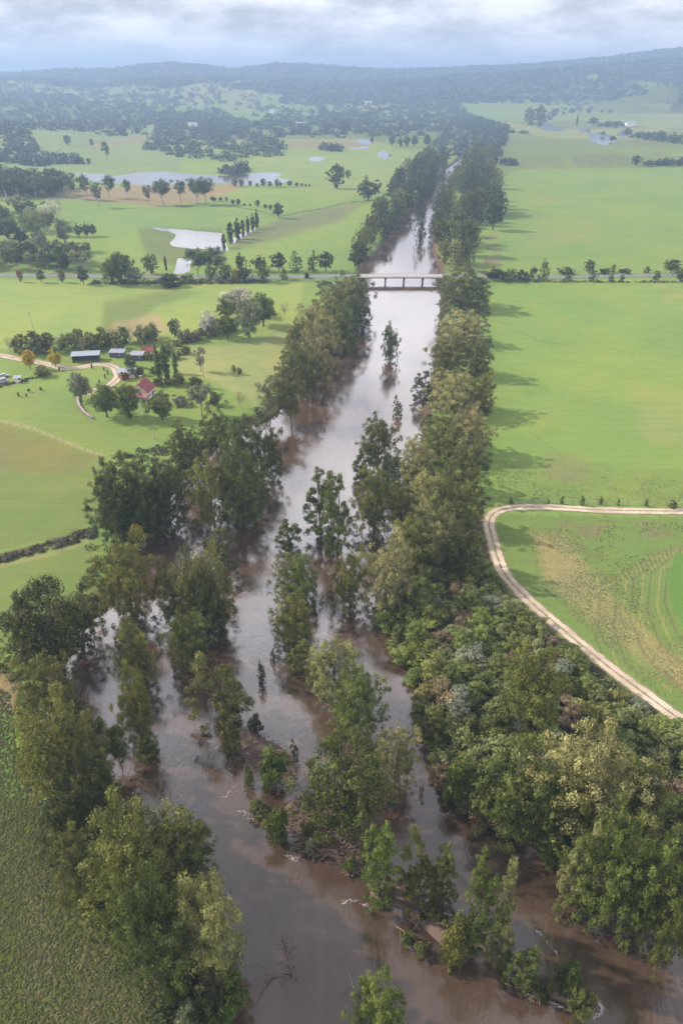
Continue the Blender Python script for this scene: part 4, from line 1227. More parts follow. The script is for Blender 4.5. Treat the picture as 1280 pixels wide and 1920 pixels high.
def wood(poly, n, dmin, seed, kinds, tints, w_, h_, what, group, hi=False):
    pts = sorted(scatter(poly, n, dmin, seed), key=lambda p: p[1]); r = random.Random(seed + 5)
    for i, (x, y) in enumerate(pts):
        k = r.choice(kinds); t = r.choice(tints); s = r.uniform(.78, 1.2)
        put_tree(k, t, (x, y, max(gz(x, y), WL - 0.2)), w_ * s * r.uniform(.9, 1.15), h_ * s, f'{TNAME[t]} {"tree" if k != "bush" else "shrub"}, {nth(i)} nearest {what}', group, hi)
    return pts
LUP = [(672,512),(662,482),(700,432),(722,385),(745,345),(780,312),(800,300),(842,305),(815,330),(793,370),(758,405),(738,440),(712,480),(684,505)]
RUP = [(822,508),(808,470),(813,420),(820,372),(838,345),(872,312),(893,290),(930,300),(934,360),(932,430),(902,470),(905,508)]
wood(LUP, 75, 8.5, 1, ['oak', 'oak', 'round'], ['dark', 'olive', 'dark', 'blue'], 14.5, 19, 'the bridge in the wood on the upstream left bank', 'trees of the upstream left bank')
wood(RUP, 95, 8.5, 2, ['oak', 'oak', 'round'], ['dark', 'olive', 'dark', 'blue'], 15, 20, 'the bridge in the wood on the upstream right bank', 'trees of the upstream right bank')
for x, by, ty, wd in [(788,455,400,22),(790,430,385,16)]:
    tree('cone', 'dark', x, by, ty, wd, 'slim dark tree standing in the river above the bridge, ' + ('nearer' if by > 440 else 'farther') + ' one', hi=False, floor=WL - 0.2)
wood([(-40,372),(125,372),(118,352),(-40,345)], 40, 9, 3, ['gum', 'round'], ['blue', 'dark'], 19, 20, 'the camera in the meadow wood left of the lake', 'trees left of the lake')
wood([(-40,508),(170,510),(160,490),(-40,480)], 30, 6.5, 4, ['gum', 'round'], ['blue', 'grey', 'dark'], 11, 13, 'the camera in the roadside grove at the far left', 'roadside grove at the far left')
wood([(-40,470),(90,470),(120,430),(60,400),(-40,385)], 26, 9, 14, ['gum', 'round'], ['blue', 'grey', 'dark'], 13, 15, 'the camera in the open wood of the left meadow', 'open wood of the left meadow')
wood([(15,668),(130,664),(240,655),(300,640),(290,628),(170,648),(20,656)], 34, 3.6, 5, ['bush', 'sparse', 'bush'], ['grey', 'olive', 'green', 'olive'], 7.5, 8, 'the camera in the hedge behind the sheds', 'hedge trees behind the farm sheds')
wood([(335,640),(440,615),(440,622),(338,648)], 12, 3.5, 6, ['bush'], ['grey', 'brown'], 5, 4.5, 'the camera in the hedge joining farm and paddock clump', 'hedge between farm and paddock clump')
wood([(270,660),(345,640),(350,668),(300,690),(340,718),(300,730),(285,700)], 14, 4.2, 7, ['bush'], ['green', 'dark', 'olive'], 5, 3, 'the camera in the garden about the poplars', 'garden shrubs about the poplars')

# ---- the thicket: every shrub an object
r = random.Random(77)
TH = [(712,1150),(770,1100),(860,1000),(905,950),(915,1010),(940,1090),(1000,1155),(1100,1232),(1200,1310),(1290,1380),(1330,1420),(1330,1540),(1200,1560),(1050,1520),(900,1525),(850,1485),(810,1400),(775,1290),(735,1200)]
TRW = [tuple(gp(x, y, 0)[:2]) for x, y in TRACKPX]
PT = sorted([q for q in scatter(TH, 250, 3.7, 9) if float(seg_dist(np.array([q[0]]), np.array([q[1]]), TRW, False)[0]) > 4.6], key=lambda p: p[1])
zones_n = {}
for (x, y) in PT:
    px, py = proj(x, y, 0)
    tint = r.choice(['green', 'grey', 'olive', 'bright', 'green', 'sage', 'bright', 'olive', 'green', 'sage', 'green', 'bright', 'sage', 'brown'])
    s = r.uniform(4.2, 7.6)
    trk = float(seg_dist(np.array([px]), np.array([py]), TRACKPX, False)[0])
    zn = 'beside the gravel track' if trk < 55 else ('beside the inner channel' if px < 860 else 'in the middle of the thicket')
    size = 'small' if s < 5.4 else ('middling' if s < 6.5 else 'large')
    key = (size, tint, zn); zones_n.setdefault(key, []).append((x, y, s))
for (size, tint, zn), L_ in zones_n.items():
    for i, (x, y, s) in enumerate(sorted(L_, key=lambda q: q[1])):
        o_ = '' if len(L_) == 1 else (', ' + nth(i) + ' nearest such')
        q_ = put_tree('bush', tint, (x, y, max(gz(x, y), WL - .2) - .2), s, s * r.uniform(.50, .78), f'{size} {TNAME[tint]} shrub {zn}{o_}', 'shrubs of the riverside thicket')
        c_ = q_.color; q_.color = (c_[0] * 1.35, c_[1] * 1.32, c_[2] * 1.7, 1)      # these shrubs are paler leaved than the river oaks

# dead limbs
def limb(name, pts, rads, m, label, cat, twigs=0, seed=0):
    b = MB(); b.tube(pts, rads, 6); r_ = random.Random(seed)
    for k in range(twigs):
        i = r_.randrange(1, len(pts)); p = Vector(pts[i - 1]).lerp(Vector(pts[i]), r_.random()); ln = r_.uniform(1.2, 3.2)
        d = Vector((r_.uniform(-1, 1), r_.uniform(-1, 1), r_.uniform(-.1, .9))).normalized()
        b.tube([p, p + d * ln * .5 + Vector((0, 0, .1)), p + d * ln], [rads[i] * .5, rads[i] * .3, .02], 4)
    o = b.build(name, m); tag(o, label, cat); return o
p = on_ground(83, 1245)
limb('dead_tree', [p, p + Vector((-.6, 0, 6)), p + Vector((-1.4, -.4, 11)), p + Vector((-2.6, -.8, 14.5))], [.34, .28, .2, .08], M_PALEBARK, 'dead white tree with forked bare limbs at the left edge', 'dead tree', 16, 2)
p = gp(1035, 1400, 14)
limb('dead_limb', [p + Vector((1, 2, -6)), p + Vector((0, 0, -2)), p + Vector((-.3, 0, 1.5)), p + Vector((.6, 0, 3.6))], [.25, .18, .12, .05], M_PALEBARK, 'bare white dead limb sticking out of the golden oak, lower right', 'dead limb', 6, 5)

# ------------------------------------------------------------------ masses nobody could count
def clump_mass(name, label_pts, sizes, tints, leaf_n, size, seed, flat=0.7, label=None, upn=0.0):
    """one mesh of many foliage clumps: label_pts list of (x,y,z)"""
    rs = np.random.default_rng(seed)
    P = np.asarray(label_pts, float); n = len(P); S = np.asarray(sizes, float)
    tv = rs.uniform(.15, .85, n)
    k = leaf_n
    li = np.repeat(np.arange(n), k)
    d = rs.normal(size=(n * k, 3)); d[:, 2] = np.abs(d[:, 2]) * .9; d /= np.linalg.norm(d, axis=1)[:, None]
    lumps = 1 + 0.25 * np.sin(d[:, :1] * 5 + li[:, None]) * np.cos(d[:, 1:2] * 4 + li[:, None] * 1.7)
    c = P[li] + d * (S[li] * .5)[:, None] * lumps * rs.uniform(.7, 1.05, (n * k, 1)) * np.array((1, 1, flat * 2))
    nrm = d + rs.normal(size=(n * k, 3)) * .45 + np.array((0, 0, upn)); nrm /= np.linalg.norm(nrm, axis=1)[:, None]
    a = np.cross(nrm, rs.normal(size=(n * k, 3))); a /= np.linalg.norm(a, axis=1)[:, None]; b_ = np.cross(nrm, a)
    s = (size * S[li] * rs.uniform(.6, 1.3, n * k))[:, None]
    V = np.stack([c + a * s, c - a * s * .5 + b_ * s * .87, c - a * s * .5 - b_ * s * .87], 1).reshape(-1, 3)
    vv = np.clip(tv[li] + rs.normal(0, .12, n * k), 0, 1)
    o = link(bpy.data.objects.new(name, np_mesh(name, V, np.arange(n * k * 3).reshape(-1, 3), [M_LEAF], v=vv)))
    o.color = tints + (1,)
    tag(o, label, None, None, 'stuff'); return o
def mass_in(poly, n, seed, lo, hi_, name, tint, leaf_n=90, size=.09, flat=.7, dmin=0, water_ok=False, label=None, nzf=None):
    rs = np.random.default_rng(seed); W = [gp(x, y, 0) for x, y in poly]; PW = [(q.x, q.y) for q in W]
    x = rs.uniform(min(q[0] for q in PW), max(q[0] for q in PW), n * 12); y = rs.uniform(min(q[1] for q in PW), max(q[1] for q in PW), n * 12)
    m = pin(x, y, PW)
    if nzf: m &= fbm(x, y, nzf, seed) > .5
    x, y = x[m][:n], y[m][:n]
    z = ground_z(x, y)
    if not water_ok:
        k = (z > WL + .1) & (seg_dist(x, y, [tuple(gp(a, b_, 0)[:2]) for a, b_ in TRACKPX], False) > 3.6); x, y, z = x[k], y[k], z[k]
    s = rs.uniform(lo, hi_, len(x))
    return clump_mass(name, np.stack([x, y, z - .1 * s], 1), s, tint, leaf_n, size, seed, flat, label)
mass_in(SCRUB, 2600, 1, 1.4, 3.6, 'undergrowth', (0.140, 0.164, 0.049), 60, .11, .5)
mass_in([(-20,1240),(120,1210),(200,1290),(240,1450),(330,1600),(420,1800),(470,1990),(330,1990),(230,1780),(150,1660),(105,1560),(40,1420),(50,1300)], 700, 2, 1.0, 2.8, 'undergrowth', (0.065, 0.084, 0.025), 60, .11, .5)
mass_in([(170,1010),(160,960),(200,860),(320,830),(470,780),(620,600),(590,520),(680,515),(680,600),(520,800),(380,900),(300,1000),(260,1100),(180,1180),(130,1180)], 1500, 3, 1.2, 3.4, 'undergrowth', (0.071, 0.092, 0.027), 50, .12, .5)
mass_in([(822,515),(915,520),(920,700),(918,940),(900,960),(760,1100),(700,1150),(730,950),(780,840),(810,640)], 1500, 4, 1.2, 3.2, 'undergrowth', (0.076, 0.092, 0.028), 50, .12, .5)
mass_in([(-60,1058),(0,1044),(60,1028),(130,1005),(175,985),(185,1005),(120,1025),(60,1040),(0,1056),(-60,1070)], 160, 5, .9, 2.2, 'gully_scrub', (0.085, 0.075, 0.045), 60, .12, .6)
mass_in([(930,948),(1000,945),(1290,951),(1290,956),(1100,952),(935,952)], 300, 6, .8, 2.2, 'fence_line_scrub', (0.080, 0.100, 0.045), 50, .13, .5)
mass_in([(170,533),(400,533),(500,531),(500,527),(400,527),(170,529)], 160, 7, 2.0, 5.0, 'hedgerow', (0.085, 0.110, 0.050), 60, .11, .6)
mass_in([(0,722),(95,700),(97,703),(0,727)], 90, 8, .8, 1.6, 'garden_hedge', (0.07, 0.085, 0.045), 60, .12, .6)
mass_in([(965,526),(1290,528),(1290,531),(965,529)], 110, 9, .8, 2.4, 'verge_shrubs', (0.08, 0.10, 0.045), 50, .12, .6)
mass_in([(270,742),(420,740),(430,765),(340,768),(270,760)], 60, 10, 1, 2.2, 'garden_beds', (0.09, 0.10, 0.05), 50, .12, .5)
# far woods
def far_wood(polys, n, seed, s0, s1, label=None, tint=(0.040, 0.062, 0.038), leaf_n=70):
    for i, (poly, nn) in enumerate(polys):
        mass_in(poly, nn, seed + i, s0, s1, 'far_woodland', tint, leaf_n, .11, .62)
far_wood([
 ([(728,243),(735,205),(800,196),(860,205),(900,225),(940,236),(948,262),(905,300),(880,290),(850,296),(800,300),(825,250),(780,246)], 700),
 ([(590,238),(600,205),(660,196),(720,210),(722,236),(660,250)], 260),
 ([(640,188),(760,184),(900,188),(1025,186),(1028,196),(900,206),(720,204),(640,200)], 420),
 ([(860,215),(950,240),(938,300),(892,290),(905,262),(880,250)], 300),
 ([(-60,214),(330,214),(345,236),(200,238),(40,236),(-60,250)], 600),
 ([(-60,308),(-60,252),(60,262),(75,290),(150,300),(150,308)], 190),
 ([(270,280),(300,225),(420,215),(470,250),(530,270),(525,292),(440,304),(340,296)], 480),
 ([(40,305),(160,302),(150,308),(60,312)], 30),
 ([(420,322),(460,316),(460,330),(425,330)], 26),
 ([(640,280),(600,276),(600,282),(640,286)], 20),
], 0, 100, 11, 22)
far_wood([
 ([(-300,205),(340,208),(345,188),(-300,186)], 1100),
 ([(340,196),(600,196),(600,190),(340,186)], 400),
 ([(640,184),(1030,178),(1030,168),(640,172)], 420),
 ([(880,180),(1400,176),(1400,166),(900,166)], 260),
 ([(440,216),(600,230),(600,200),(440,196)], 70),
], 0, 200, 18, 34, leaf_n=40)
far_wood([
 ([(985,236),(1000,222),(1060,207),(1110,206),(1110,214),(1050,217),(1020,234)], 70),
 ([(1175,258),(1295,274),(1295,264),(1205,250)], 60),
 ([(1120,238),(1172,241),(1170,233),(1125,232)], 24),
 ([(1050,190),(1290,180),(1290,187),(1080,194)], 110),
 ([(935,246),(1000,249),(1000,251),(935,249)], 14),
 ([(940,304),(965,303),(965,311),(940,312)], 16),
 ([(1215,311),(1290,310),(1290,304),(1215,306)], 26),
 ([(560,232),(640,228),(640,234),(560,238)], 22),
], 0, 300, 8, 15)
rs = np.random.default_rng(5)
# scattered far trees on the plain, grown along paddock lines
xx = rs.uniform(-2600, 2600, 12000); yy = rs.uniform(1650, 3600, 12000)
m = (np.abs(xx) < yy * .6) & ~((xx > 0.10 * yy) & (yy < 2900)) & ((fbm(xx, yy, 260, 55) > .60) | ((np.abs(((yy + 80 * fbm(xx, yy, 400, 22)) / 330) % 1 - .5) > .485)))
xx, yy = xx[m][:1250], yy[m][:1250]
ss = rs.uniform(12, 24, len(xx))
clump_mass('far_woodland', np.stack([xx, yy, ground_z(xx, yy) - 1], 1), ss, (0.040, 0.062, 0.038), 45, .13, 8, .6)
# wooded hills: treetops over the far ridges
xx = rs.uniform(-3000, 3000, 60000); yy = rs.uniform(3000, 5500, 60000)
m = (np.abs(xx) < yy * .55) & (fbm(xx, yy, 700, 31) + smooth(3000, 5000, yy) * .5 > .56)
xx, yy = xx[m][:13000], yy[m][:13000]
ss = rs.uniform(20, 42, len(xx))
clump_mass('hill_forest', np.stack([xx, yy, ground_z(xx, yy) - 6], 1), ss, (0.034, 0.052, 0.034), 16, .30, 9, .4)

# tussocks on the near pastures
def tussocks(poly, n, seed, tint, lo, hi_, nzf=None):
    rs = np.random.default_rng(seed); PW = [tuple(gp(x, y, 0)[:2]) for x, y in poly]
    x = rs.uniform(min(q[0] for q in PW), max(q[0] for q in PW), n * 4); y = rs.uniform(min(q[1] for q in PW), max(q[1] for q in PW), n * 4)
    m = pin(x, y, PW) & (river_sd(x, y) > 3)
    if nzf: m &= fbm(x, y, nzf, seed) > rs.uniform(.36, .62, len(x))
    x, y = x[m][:n], y[m][:n]; s = rs.uniform(lo, hi_, len(x))
    clump_mass('grass_tussocks', np.stack([x, y, ground_z(x, y)], 1), s * .8, tuple(c * 1.15 for c in tint), 12, .30, seed, .30, None, 1.6)
tussocks([(-120,1250),(20,1300),(30,1400),(100,1560),(150,1680),(230,1790),(350,1990),(-120,1990)], 15000, 61, (0.074, 0.086, 0.018), .25, .70)  # tint lowered with the grass below, the dim foreground light is in the colour
tussocks([(20,1560),(150,1680),(230,1790),(350,1990),(60,1990)], 1500, 62, (0.115, 0.098, 0.042), .25, .65, 5)
tussocks([(985,990),(1070,990),(1180,1120),(1290,1190),(1340,1260),(1340,1400),(1230,1290),(1110,1190),(1010,1095)], 4500, 63, (0.175, 0.185, 0.075), .22, .6, 9)
tussocks([(1120,975),(1290,980),(1290,1010),(1220,1060),(1190,1150),(1110,1060)], 900, 64, (0.13, 0.155, 0.055), .22, .6, 9)
tussocks([(930,880),(1300,900),(1300,948),(930,940)], 1800, 65, (0.14, 0.19, 0.055), .22, .6, 8)

# ------------------------------------------------------------------ islands, driftwood, snags, foam
def mound(name, pxs, hgt, m, seed=0):
    P = [gp(x, y, WL) for x, y in pxs]; c = sum(P, Vector()) / len(P)
    b = MB(); r_ = random.Random(seed); rings = []
    n = len(P) * 4; ring0 = []
    for i in range(len(P)):
        for k in range(4): ring0.append(P[i].lerp(P[(i + 1) % len(P)], k / 4))
    for f, z in ((1.12, -1.2), (1.0, 0.0), (.8, .45), (.5, .8), (.2, 1.0)):
        rings.append([b.bm.verts.new((c.x + (q.x - c.x) * f * (1 + r_.uniform(-.06, .06)), c.y + (q.y - c.y) * f * (1 + r_.uniform(-.06, .06)), WL + z * hgt * (1 + r_.uniform(-.25, .25)))) for q in ring0])
    for a, d in zip(rings, rings[1:]):
        for k in range(n): b.bm.faces.new((a[k], a[(k + 1) % n], d[(k + 1) % n], d[k]))
    b.bm.faces.new(rings[-1])
    o = b.build(name, m); tag(o, kind='structure')
    for f in o.data.polygons: f.use_smooth = True
    return o
mound('mud_island', [(448,1392),(475,1378),(522,1396),(550,1420),(548,1452),(518,1468),(478,1444)], .35, M_MUD, 1)
mound('mud_island', [(530,1510),(575,1482),(650,1500),(720,1530),(720,1570),(665,1590),(640,1625),(600,1590),(560,1578)], .8, M_MUD, 2)
mound('sand_bar', [(756,1684),(780,1678),(796,1690),(786,1704),(764,1698)], .35, M_SAND, 3)
mound('mud_island', [(690,1640),(760,1660),(860,1740),(960,1780),(940,1800),(850,1790),(760,1710),(700,1680)], .5, M_MUD, 4)
mound('mud_island', [(940,1815),(1010,1830),(1070,1840),(1115,1890),(1100,1905),(1060,1880),(980,1850)], .5, M_MUD, 5)
mound('mud_island', [(640,1590),(672,1580),(676,1625),(650,1630)], .7, M_MUD, 6)
rs_ = random.Random(4)
def sticks(name, poly, n, lo, hi_, seed, z0=.3, zr=1.0, m=M_DRIFT, r0=.07):
    rr_ = random.Random(seed); b = MB()
    pts = scatter(poly, n, 0.0, seed, 20)
    for x, y in pts:
        ln = rr_.uniform(lo, hi_); a = rr_.gauss(0.35, .8); z = WL + z0 + rr_.uniform(0, zr); tl = rr_.uniform(-.25, .35)
        d = Vector((math.cos(a), math.sin(a) * .8, tl)).normalized(); rd = r0 * rr_.uniform(.5, 1.6)
        c = Vector((x, y, z)); b.tube([c - d * ln / 2, c + Vector((rr_.uniform(-.1, .1), rr_.uniform(-.1, .1), .05)), c + d * ln / 2], [rd, rd * .9, rd * .4], 5)
    o = b.build(name, m); tag(o, kind='stuff'); return o
sticks('driftwood', [(535,1512),(575,1486),(640,1510),(665,1560),(660,1575),(600,1580),(560,1565)], 420, 1.2, 4.2, 1)
sticks('driftwood', [(560,1560),(720,1550),(720,1575),(640,1600),(560,1590)], 200, 1.0, 4.0, 2, .3, .8)
sticks('driftwood', [(640,1590),(675,1580),(678,1625),(650,1632)], 120, .6, 2.0, 3, .4, .5)
M_TWIG = simple_mat('dead_twigs', (0.17, 0.12, 0.105), .9, .4, 1)
sticks('dead_brush', [(440,1360),(500,1370),(550,1410),(560,1460),(520,1475),(470,1440)], 520, .6, 2.2, 4, .3, 1.4, M_TWIG, .04)
sticks('dead_brush', [(960,1835),(1010,1820),(1040,1860),(1000,1870)], 60, .6, 1.8, 6, .2, .9, M_TWIG, .04)
p = gp(655, 1838, WL)
limb('floating_branch', [p + Vector((.6, -1.2, 0)), p + Vector((.2, 0, .12)), p + Vector((-.8, 2.2, .08))], [.09, .07, .03], M_PALEBARK, 'thin pale branch floating in mid river near the bottom', 'branch', 1, 1)
p = gp(530, 1810, WL)
limb('drowned_treetop', [p + Vector((1.9, -2.0, .1)), p + Vector((.9, 0, .8)), p + Vector((.4, 2.6, 1.1)), p + Vector((-.6, 4.4, .3))], [.16, .14, .10, .04], M_TWIG, 'drowned dark treetop with fine twigs breaking the water, lower left of mid river', 'dead tree', 34, 3)
p = gp(505, 1840, WL)
limb('drowned_branch', [p + Vector((-.7, -1.0, 0)), p + Vector((.3, .6, .6)), p + Vector((1.6, 1.0, .7))], [.14, .12, .06], M_TWIG, 'short dark branch left of the drowned treetop', 'branch', 14, 8)
p = gp(770, 1765, WL)
limb('fallen_snag', [p + Vector((-2.2, 2.2, .1)), p + Vector((0, .6, .5)), p + Vector((2.2, -1.6, .1))], [.14, .11, .05], M_DRIFT, 'pale fallen snag caught below the sandy patch', 'fallen tree', 8, 4)
tree('bush', 'green', 762, 1768, 1748, 26, 'green sprig growing on the pale fallen snag')
tree('bush', 'olive', 790, 1790, 1768, 26, 'olive sprig on the lower end of the pale fallen snag')
p = gp(925, 1800, WL)
limb('fallen_snag', [p + Vector((-.8, 1.4, .6)), p + Vector((0, .4, .5)), p + Vector((.9, -.9, .1))], [.1, .09, .05], M_PALEBARK, 'short pale snag at the left tip of the foam-ringed islet', 'fallen tree', 4, 9)
mass_in([(1190,1845),(1215,1850),(1260,1890),(1250,1900),(1215,1885)], 50, 15, .5, 1.4, 'drowned_reeds', (0.16, 0.15, 0.075), 14, .22, .5, water_ok=True)
mass_in([(470,1500),(500,1500),(560,1560),(540,1575),(490,1545)], 90, 16, .8, 2.2, 'undergrowth', (0.061, 0.086, 0.023), 60, .12, .6, water_ok=True)
mass_in([(940,1810),(1000,1815),(1110,1880),(1115,1900),(1060,1880),(960,1845)], 110, 17, .6, 1.8, 'undergrowth', (0.061, 0.086, 0.021), 60, .12, .5, water_ok=True)
mass_in([(680,1640),(760,1660),(860,1735),(960,1775),(940,1800),(850,1785),(760,1705),(690,1670)], 170, 18, .8, 2.4, 'undergrowth', (0.043, 0.061, 0.017), 60, .12, .6, water_ok=True)
mass_in([(440,1360),(500,1370),(560,1420),(555,1460),(510,1478),(460,1440)], 260, 19, .5, 1.7, 'undergrowth', (0.054, 0.061, 0.021), 50, .12, .6, water_ok=True)
mass_in([(470,1300),(590,1200),(520,1100),(540,1000),(640,860),(700,790),(740,900),(690,1100),(740,1240),(720,1380),(640,1370),(560,1300)], 260, 20, .8, 2.4, 'undergrowth', (0.047, 0.061, 0.019), 50, .12, .5, water_ok=True, nzf=9)
def foam(pts, wd, seed, n=60):
    rr_ = random.Random(seed); b = MB(); P = [gp(x, y, WL) for x, y in pts]
    for _ in range(n):
        i = rr_.randrange(len(P) - 1); q = P[i].lerp(P[i + 1], rr_.random()); q = q + Vector((rr_.gauss(0, wd), rr_.gauss(0, wd), 0.03))
        sg = P[i + 1] - P[i]; a = math.atan2(sg.y, sg.x) + rr_.gauss(0, .25); l = rr_.uniform(.10, .42); w_ = l * rr_.uniform(.10, .22)
        V = []
        for k in range(7):
            t = 2 * math.pi * k / 7; f = rr_.uniform(.6, 1.2); V.append((q.x + l * f * math.cos(t) * math.cos(a) - w_ * f * math.sin(t) * math.sin(a), q.y + l * f * math.cos(t) * math.sin(a) + w_ * f * math.sin(t) * math.cos(a), q.z + rr_.uniform(0, .004)))
        b.poly(V)
    o = b.build('foam', M_FOAM); tag(o, kind='stuff')
foam([(1115,1870),(1128,1890),(1126,1903),(1108,1908),(1080,1900),(1050,1888),(1030,1880)], .12, 1, 130)
foam([(1005,1745),(1020,1760),(1045,1790)], .12, 2, 30)
foam([(640,1690),(660,1692),(695,1698)], .25, 3, 26)
foam([(450,1520),(480,1540),(500,1560)], .25, 4, 24); foam([(535,1600),(565,1620)], .25, 5, 24)
foam([(765,1775),(795,1785),(800,1770)], .2, 6, 22); foam([(410,1500),(440,1480),(430,1440)], .3, 7, 16)

# ------------------------------------------------------------------ farm buildings
def building(px, py, name, label, L_, W_, H_, rz, roof_m, wall_m, pitch=.28, eave=.35, door=True, nwin=2, skill=False, chimney=False, open_front=False):
    p = on_ground(px, py); root = empty(name, p, rz); tag(root, label, 'shed' if 'shed' in name else 'house')
    w_ = MB()
    rz_ = H_ + W_ / 2 * pitch * 2 * .5
    if skill:   # mono pitch
        hb = H_ + W_ * pitch * .5
        w_.prism([(-L_/2, -W_/2, H_), (L_/2, -W_/2, H_), (L_/2, W_/2, hb), (-L_/2, W_/2, hb)], .02)
        if open_front:
            w_.box((0, W_/2 - .05, hb / 2 - .1), (L_, .1, hb)); 
            for s in (-1, 1): w_.box((s * (L_/2 - .05), 0, H_ / 2), (.1, W_ - .12, H_))
            for k in range(5): w_.box((-L_/2 + L_ * (k + .5) / 5, -W_/2 + .1, H_ / 2 - .05), (.18, .18, H_))
        else: w_.box((0, 0, H_ / 2), (L_, W_, H_ - .05))
        w_.build('wall', wall_m, root)
        e = eave; R_ = MB(); R_.prism([(-L_/2 - e, -W_/2 - e, H_ + .12), (L_/2 + e, -W_/2 - e, H_ + .12), (L_/2 + e, W_/2 + e, hb + .18), (-L_/2 - e, W_/2 + e, hb + .18)], .08)
        n = int(L_ / .6)
        for k in range(n): R_.tube([(-L_/2 + L_ * (k + .5) / n, -W_/2 - e, H_ + .13), (-L_/2 + L_ * (k + .5) / n, W_/2 + e, hb + .19)], [.03, .03], 4)
        R_.build('roof', roof_m, root)
    else:
        hr = H_ + W_ / 2 * pitch * 2
        w_.box((0, 0, H_ / 2), (L_, W_, H_))
        for s in (-1, 1):
            x = s * L_ / 2
            w_.prism([(x - .05, -W_/2, H_ + .001), (x + .05, -W_/2, H_ + .001), (x + .05, 0, hr), (x - .05, 0, hr)], .01)
            w_.prism([(x - .05, W_/2, H_ + .001), (x - .05, 0, hr), (x + .05, 0, hr), (x + .05, W_/2, H_ + .001)], .01)
        w_.poly([(-L_/2, -W_/2, H_ + .002), (-L_/2, W_/2, H_ + .002), (-L_/2, 0, hr)]); w_.poly([(L_/2, -W_/2, H_ + .002), (L_/2, W_/2, H_ + .002), (L_/2, 0, hr)])
        w_.build('wall', wall_m, root)
        R_ = MB(); e = eave
        for s in (-1, 1):
            q = [(-L_/2 - e, s * (W_/2 + e), H_ - e * pitch * 2 + .12), (L_/2 + e, s * (W_/2 + e), H_ - e * pitch * 2 + .12), (L_/2 + e, 0, hr + .12), (-L_/2 - e, 0, hr + .12)]
            R_.prism(q, .08)
            n = int(L_ / .6)
            for k in range(n):
                x = -L_/2 + L_ * (k + .5) / n; R_.tube([(x, s * (W_/2 + e), q[0][2] + .01), (x, 0, hr + .13)], [.03, .03], 4)
        R_.box((0, 0, hr + .16), (L_ + 2 * e, .3, .08))
        ro = R_.build('roof', roof_m, root)
        if chimney:
            MB().box((L_ * .30, W_ * .18, hr + .3), (.8, .8, 2.2)).box((L_ * .30, W_ * .18, hr + 1.45), (1.0, 1.0, .16)).build('chimney', M_BRICK, ro)
    if door and not open_front: 
        d = MB().box((L_ * .08, -W_/2 - .03, 1.03), (.95, .08, 2.06)).build('door', M_DARKWALL, root)
        MB().box((L_ * .08 + .34, -W_/2 - .09, 1.0), (.06, .06, .06)).build('handle', M_STEEL, d)
    for k in range(nwin):
        x = -L_/2 + L_ * (k + .5) / nwin + (.9 if abs(-L_/2 + L_ * (k + .5) / nwin - L_ * .08) < 1 else 0)
        fr = MB().box((x, -W_/2 - .02, 1.55), (1.2, .06, 1.1)).build('window', M_WHITE, root)
        MB().box((x, -W_/2 - .055, 1.55), (1.0, .02, .9)).build('pane', M_GLASS, fr)
    return root
building(163, 676, 'machinery_shed', 'long open-fronted shed with pale sloping iron roof beside the driveway', 11.5, 4.2, 3.0, .16, M_PALEROOF, M_DARKWALL, .22, .5, skill=True, open_front=True, nwin=0)
building(222, 668, 'storage_shed', 'grey iron roofed shed half hidden by shrubs behind the driveway lawn', 6.5, 3.8, 2.3, -.05, M_GREYROOF, M_DARKWALL, .2, skill=True, nwin=1)
building(259, 673, 'garden_shed', 'small grey roofed shed left of the poplars', 5.5, 4, 2.4, -.02, M_GREYROOF, M_DARKWALL, .2, skill=True, nwin=1)
building(279, 664, 'cottage_house', 'small cream cottage with red gabled roof beyond the poplars', 5.2, 3.6, 2.2, .12, M_RED, M_CREAM, .35, nwin=2)
building(239, 706, 'garage_shed', 'white roofed garage beside the end of the driveway', 7, 4.2, 2.5, .1, M_PALEROOF, M_CREAM, .15, skill=True, nwin=1)
building(35, 716, 'hut_shed', 'tiny white roofed hut in the farm garden', 2.2, 2.2, 2.0, .2, M_PALEROOF, M_CREAM, .2, skill=True, nwin=1, door=False)
fh = building(270, 742, 'farm_house', 'cream farmhouse with dark red iron roof, verandah and brick chimney', 7.0, 7.5, 3.2, math.radians(78), M_RED, M_CREAM, .38, chimney=True, nwin=3)
vr = MB().prism([(-4.6, -3.3, 2.75), (-4.6, 3.3, 2.75), (-3.95, 3.3, 3.15), (-3.95, -3.3, 3.15)], .08)
MB().prism([(-7.0, -4.6, 2.45), (-3.9, -4.6, 3.05), (-3.9, 2.6, 3.05), (-7.0, 2.6, 2.45)], .08).build('verandah_roof', M_PINK, fh)
for y in (-4.4, -2.1, .2, 2.4): MB().box((-6.8, y, 1.2), (.12, .12, 2.4)).build('post', M_WHITE, fh)
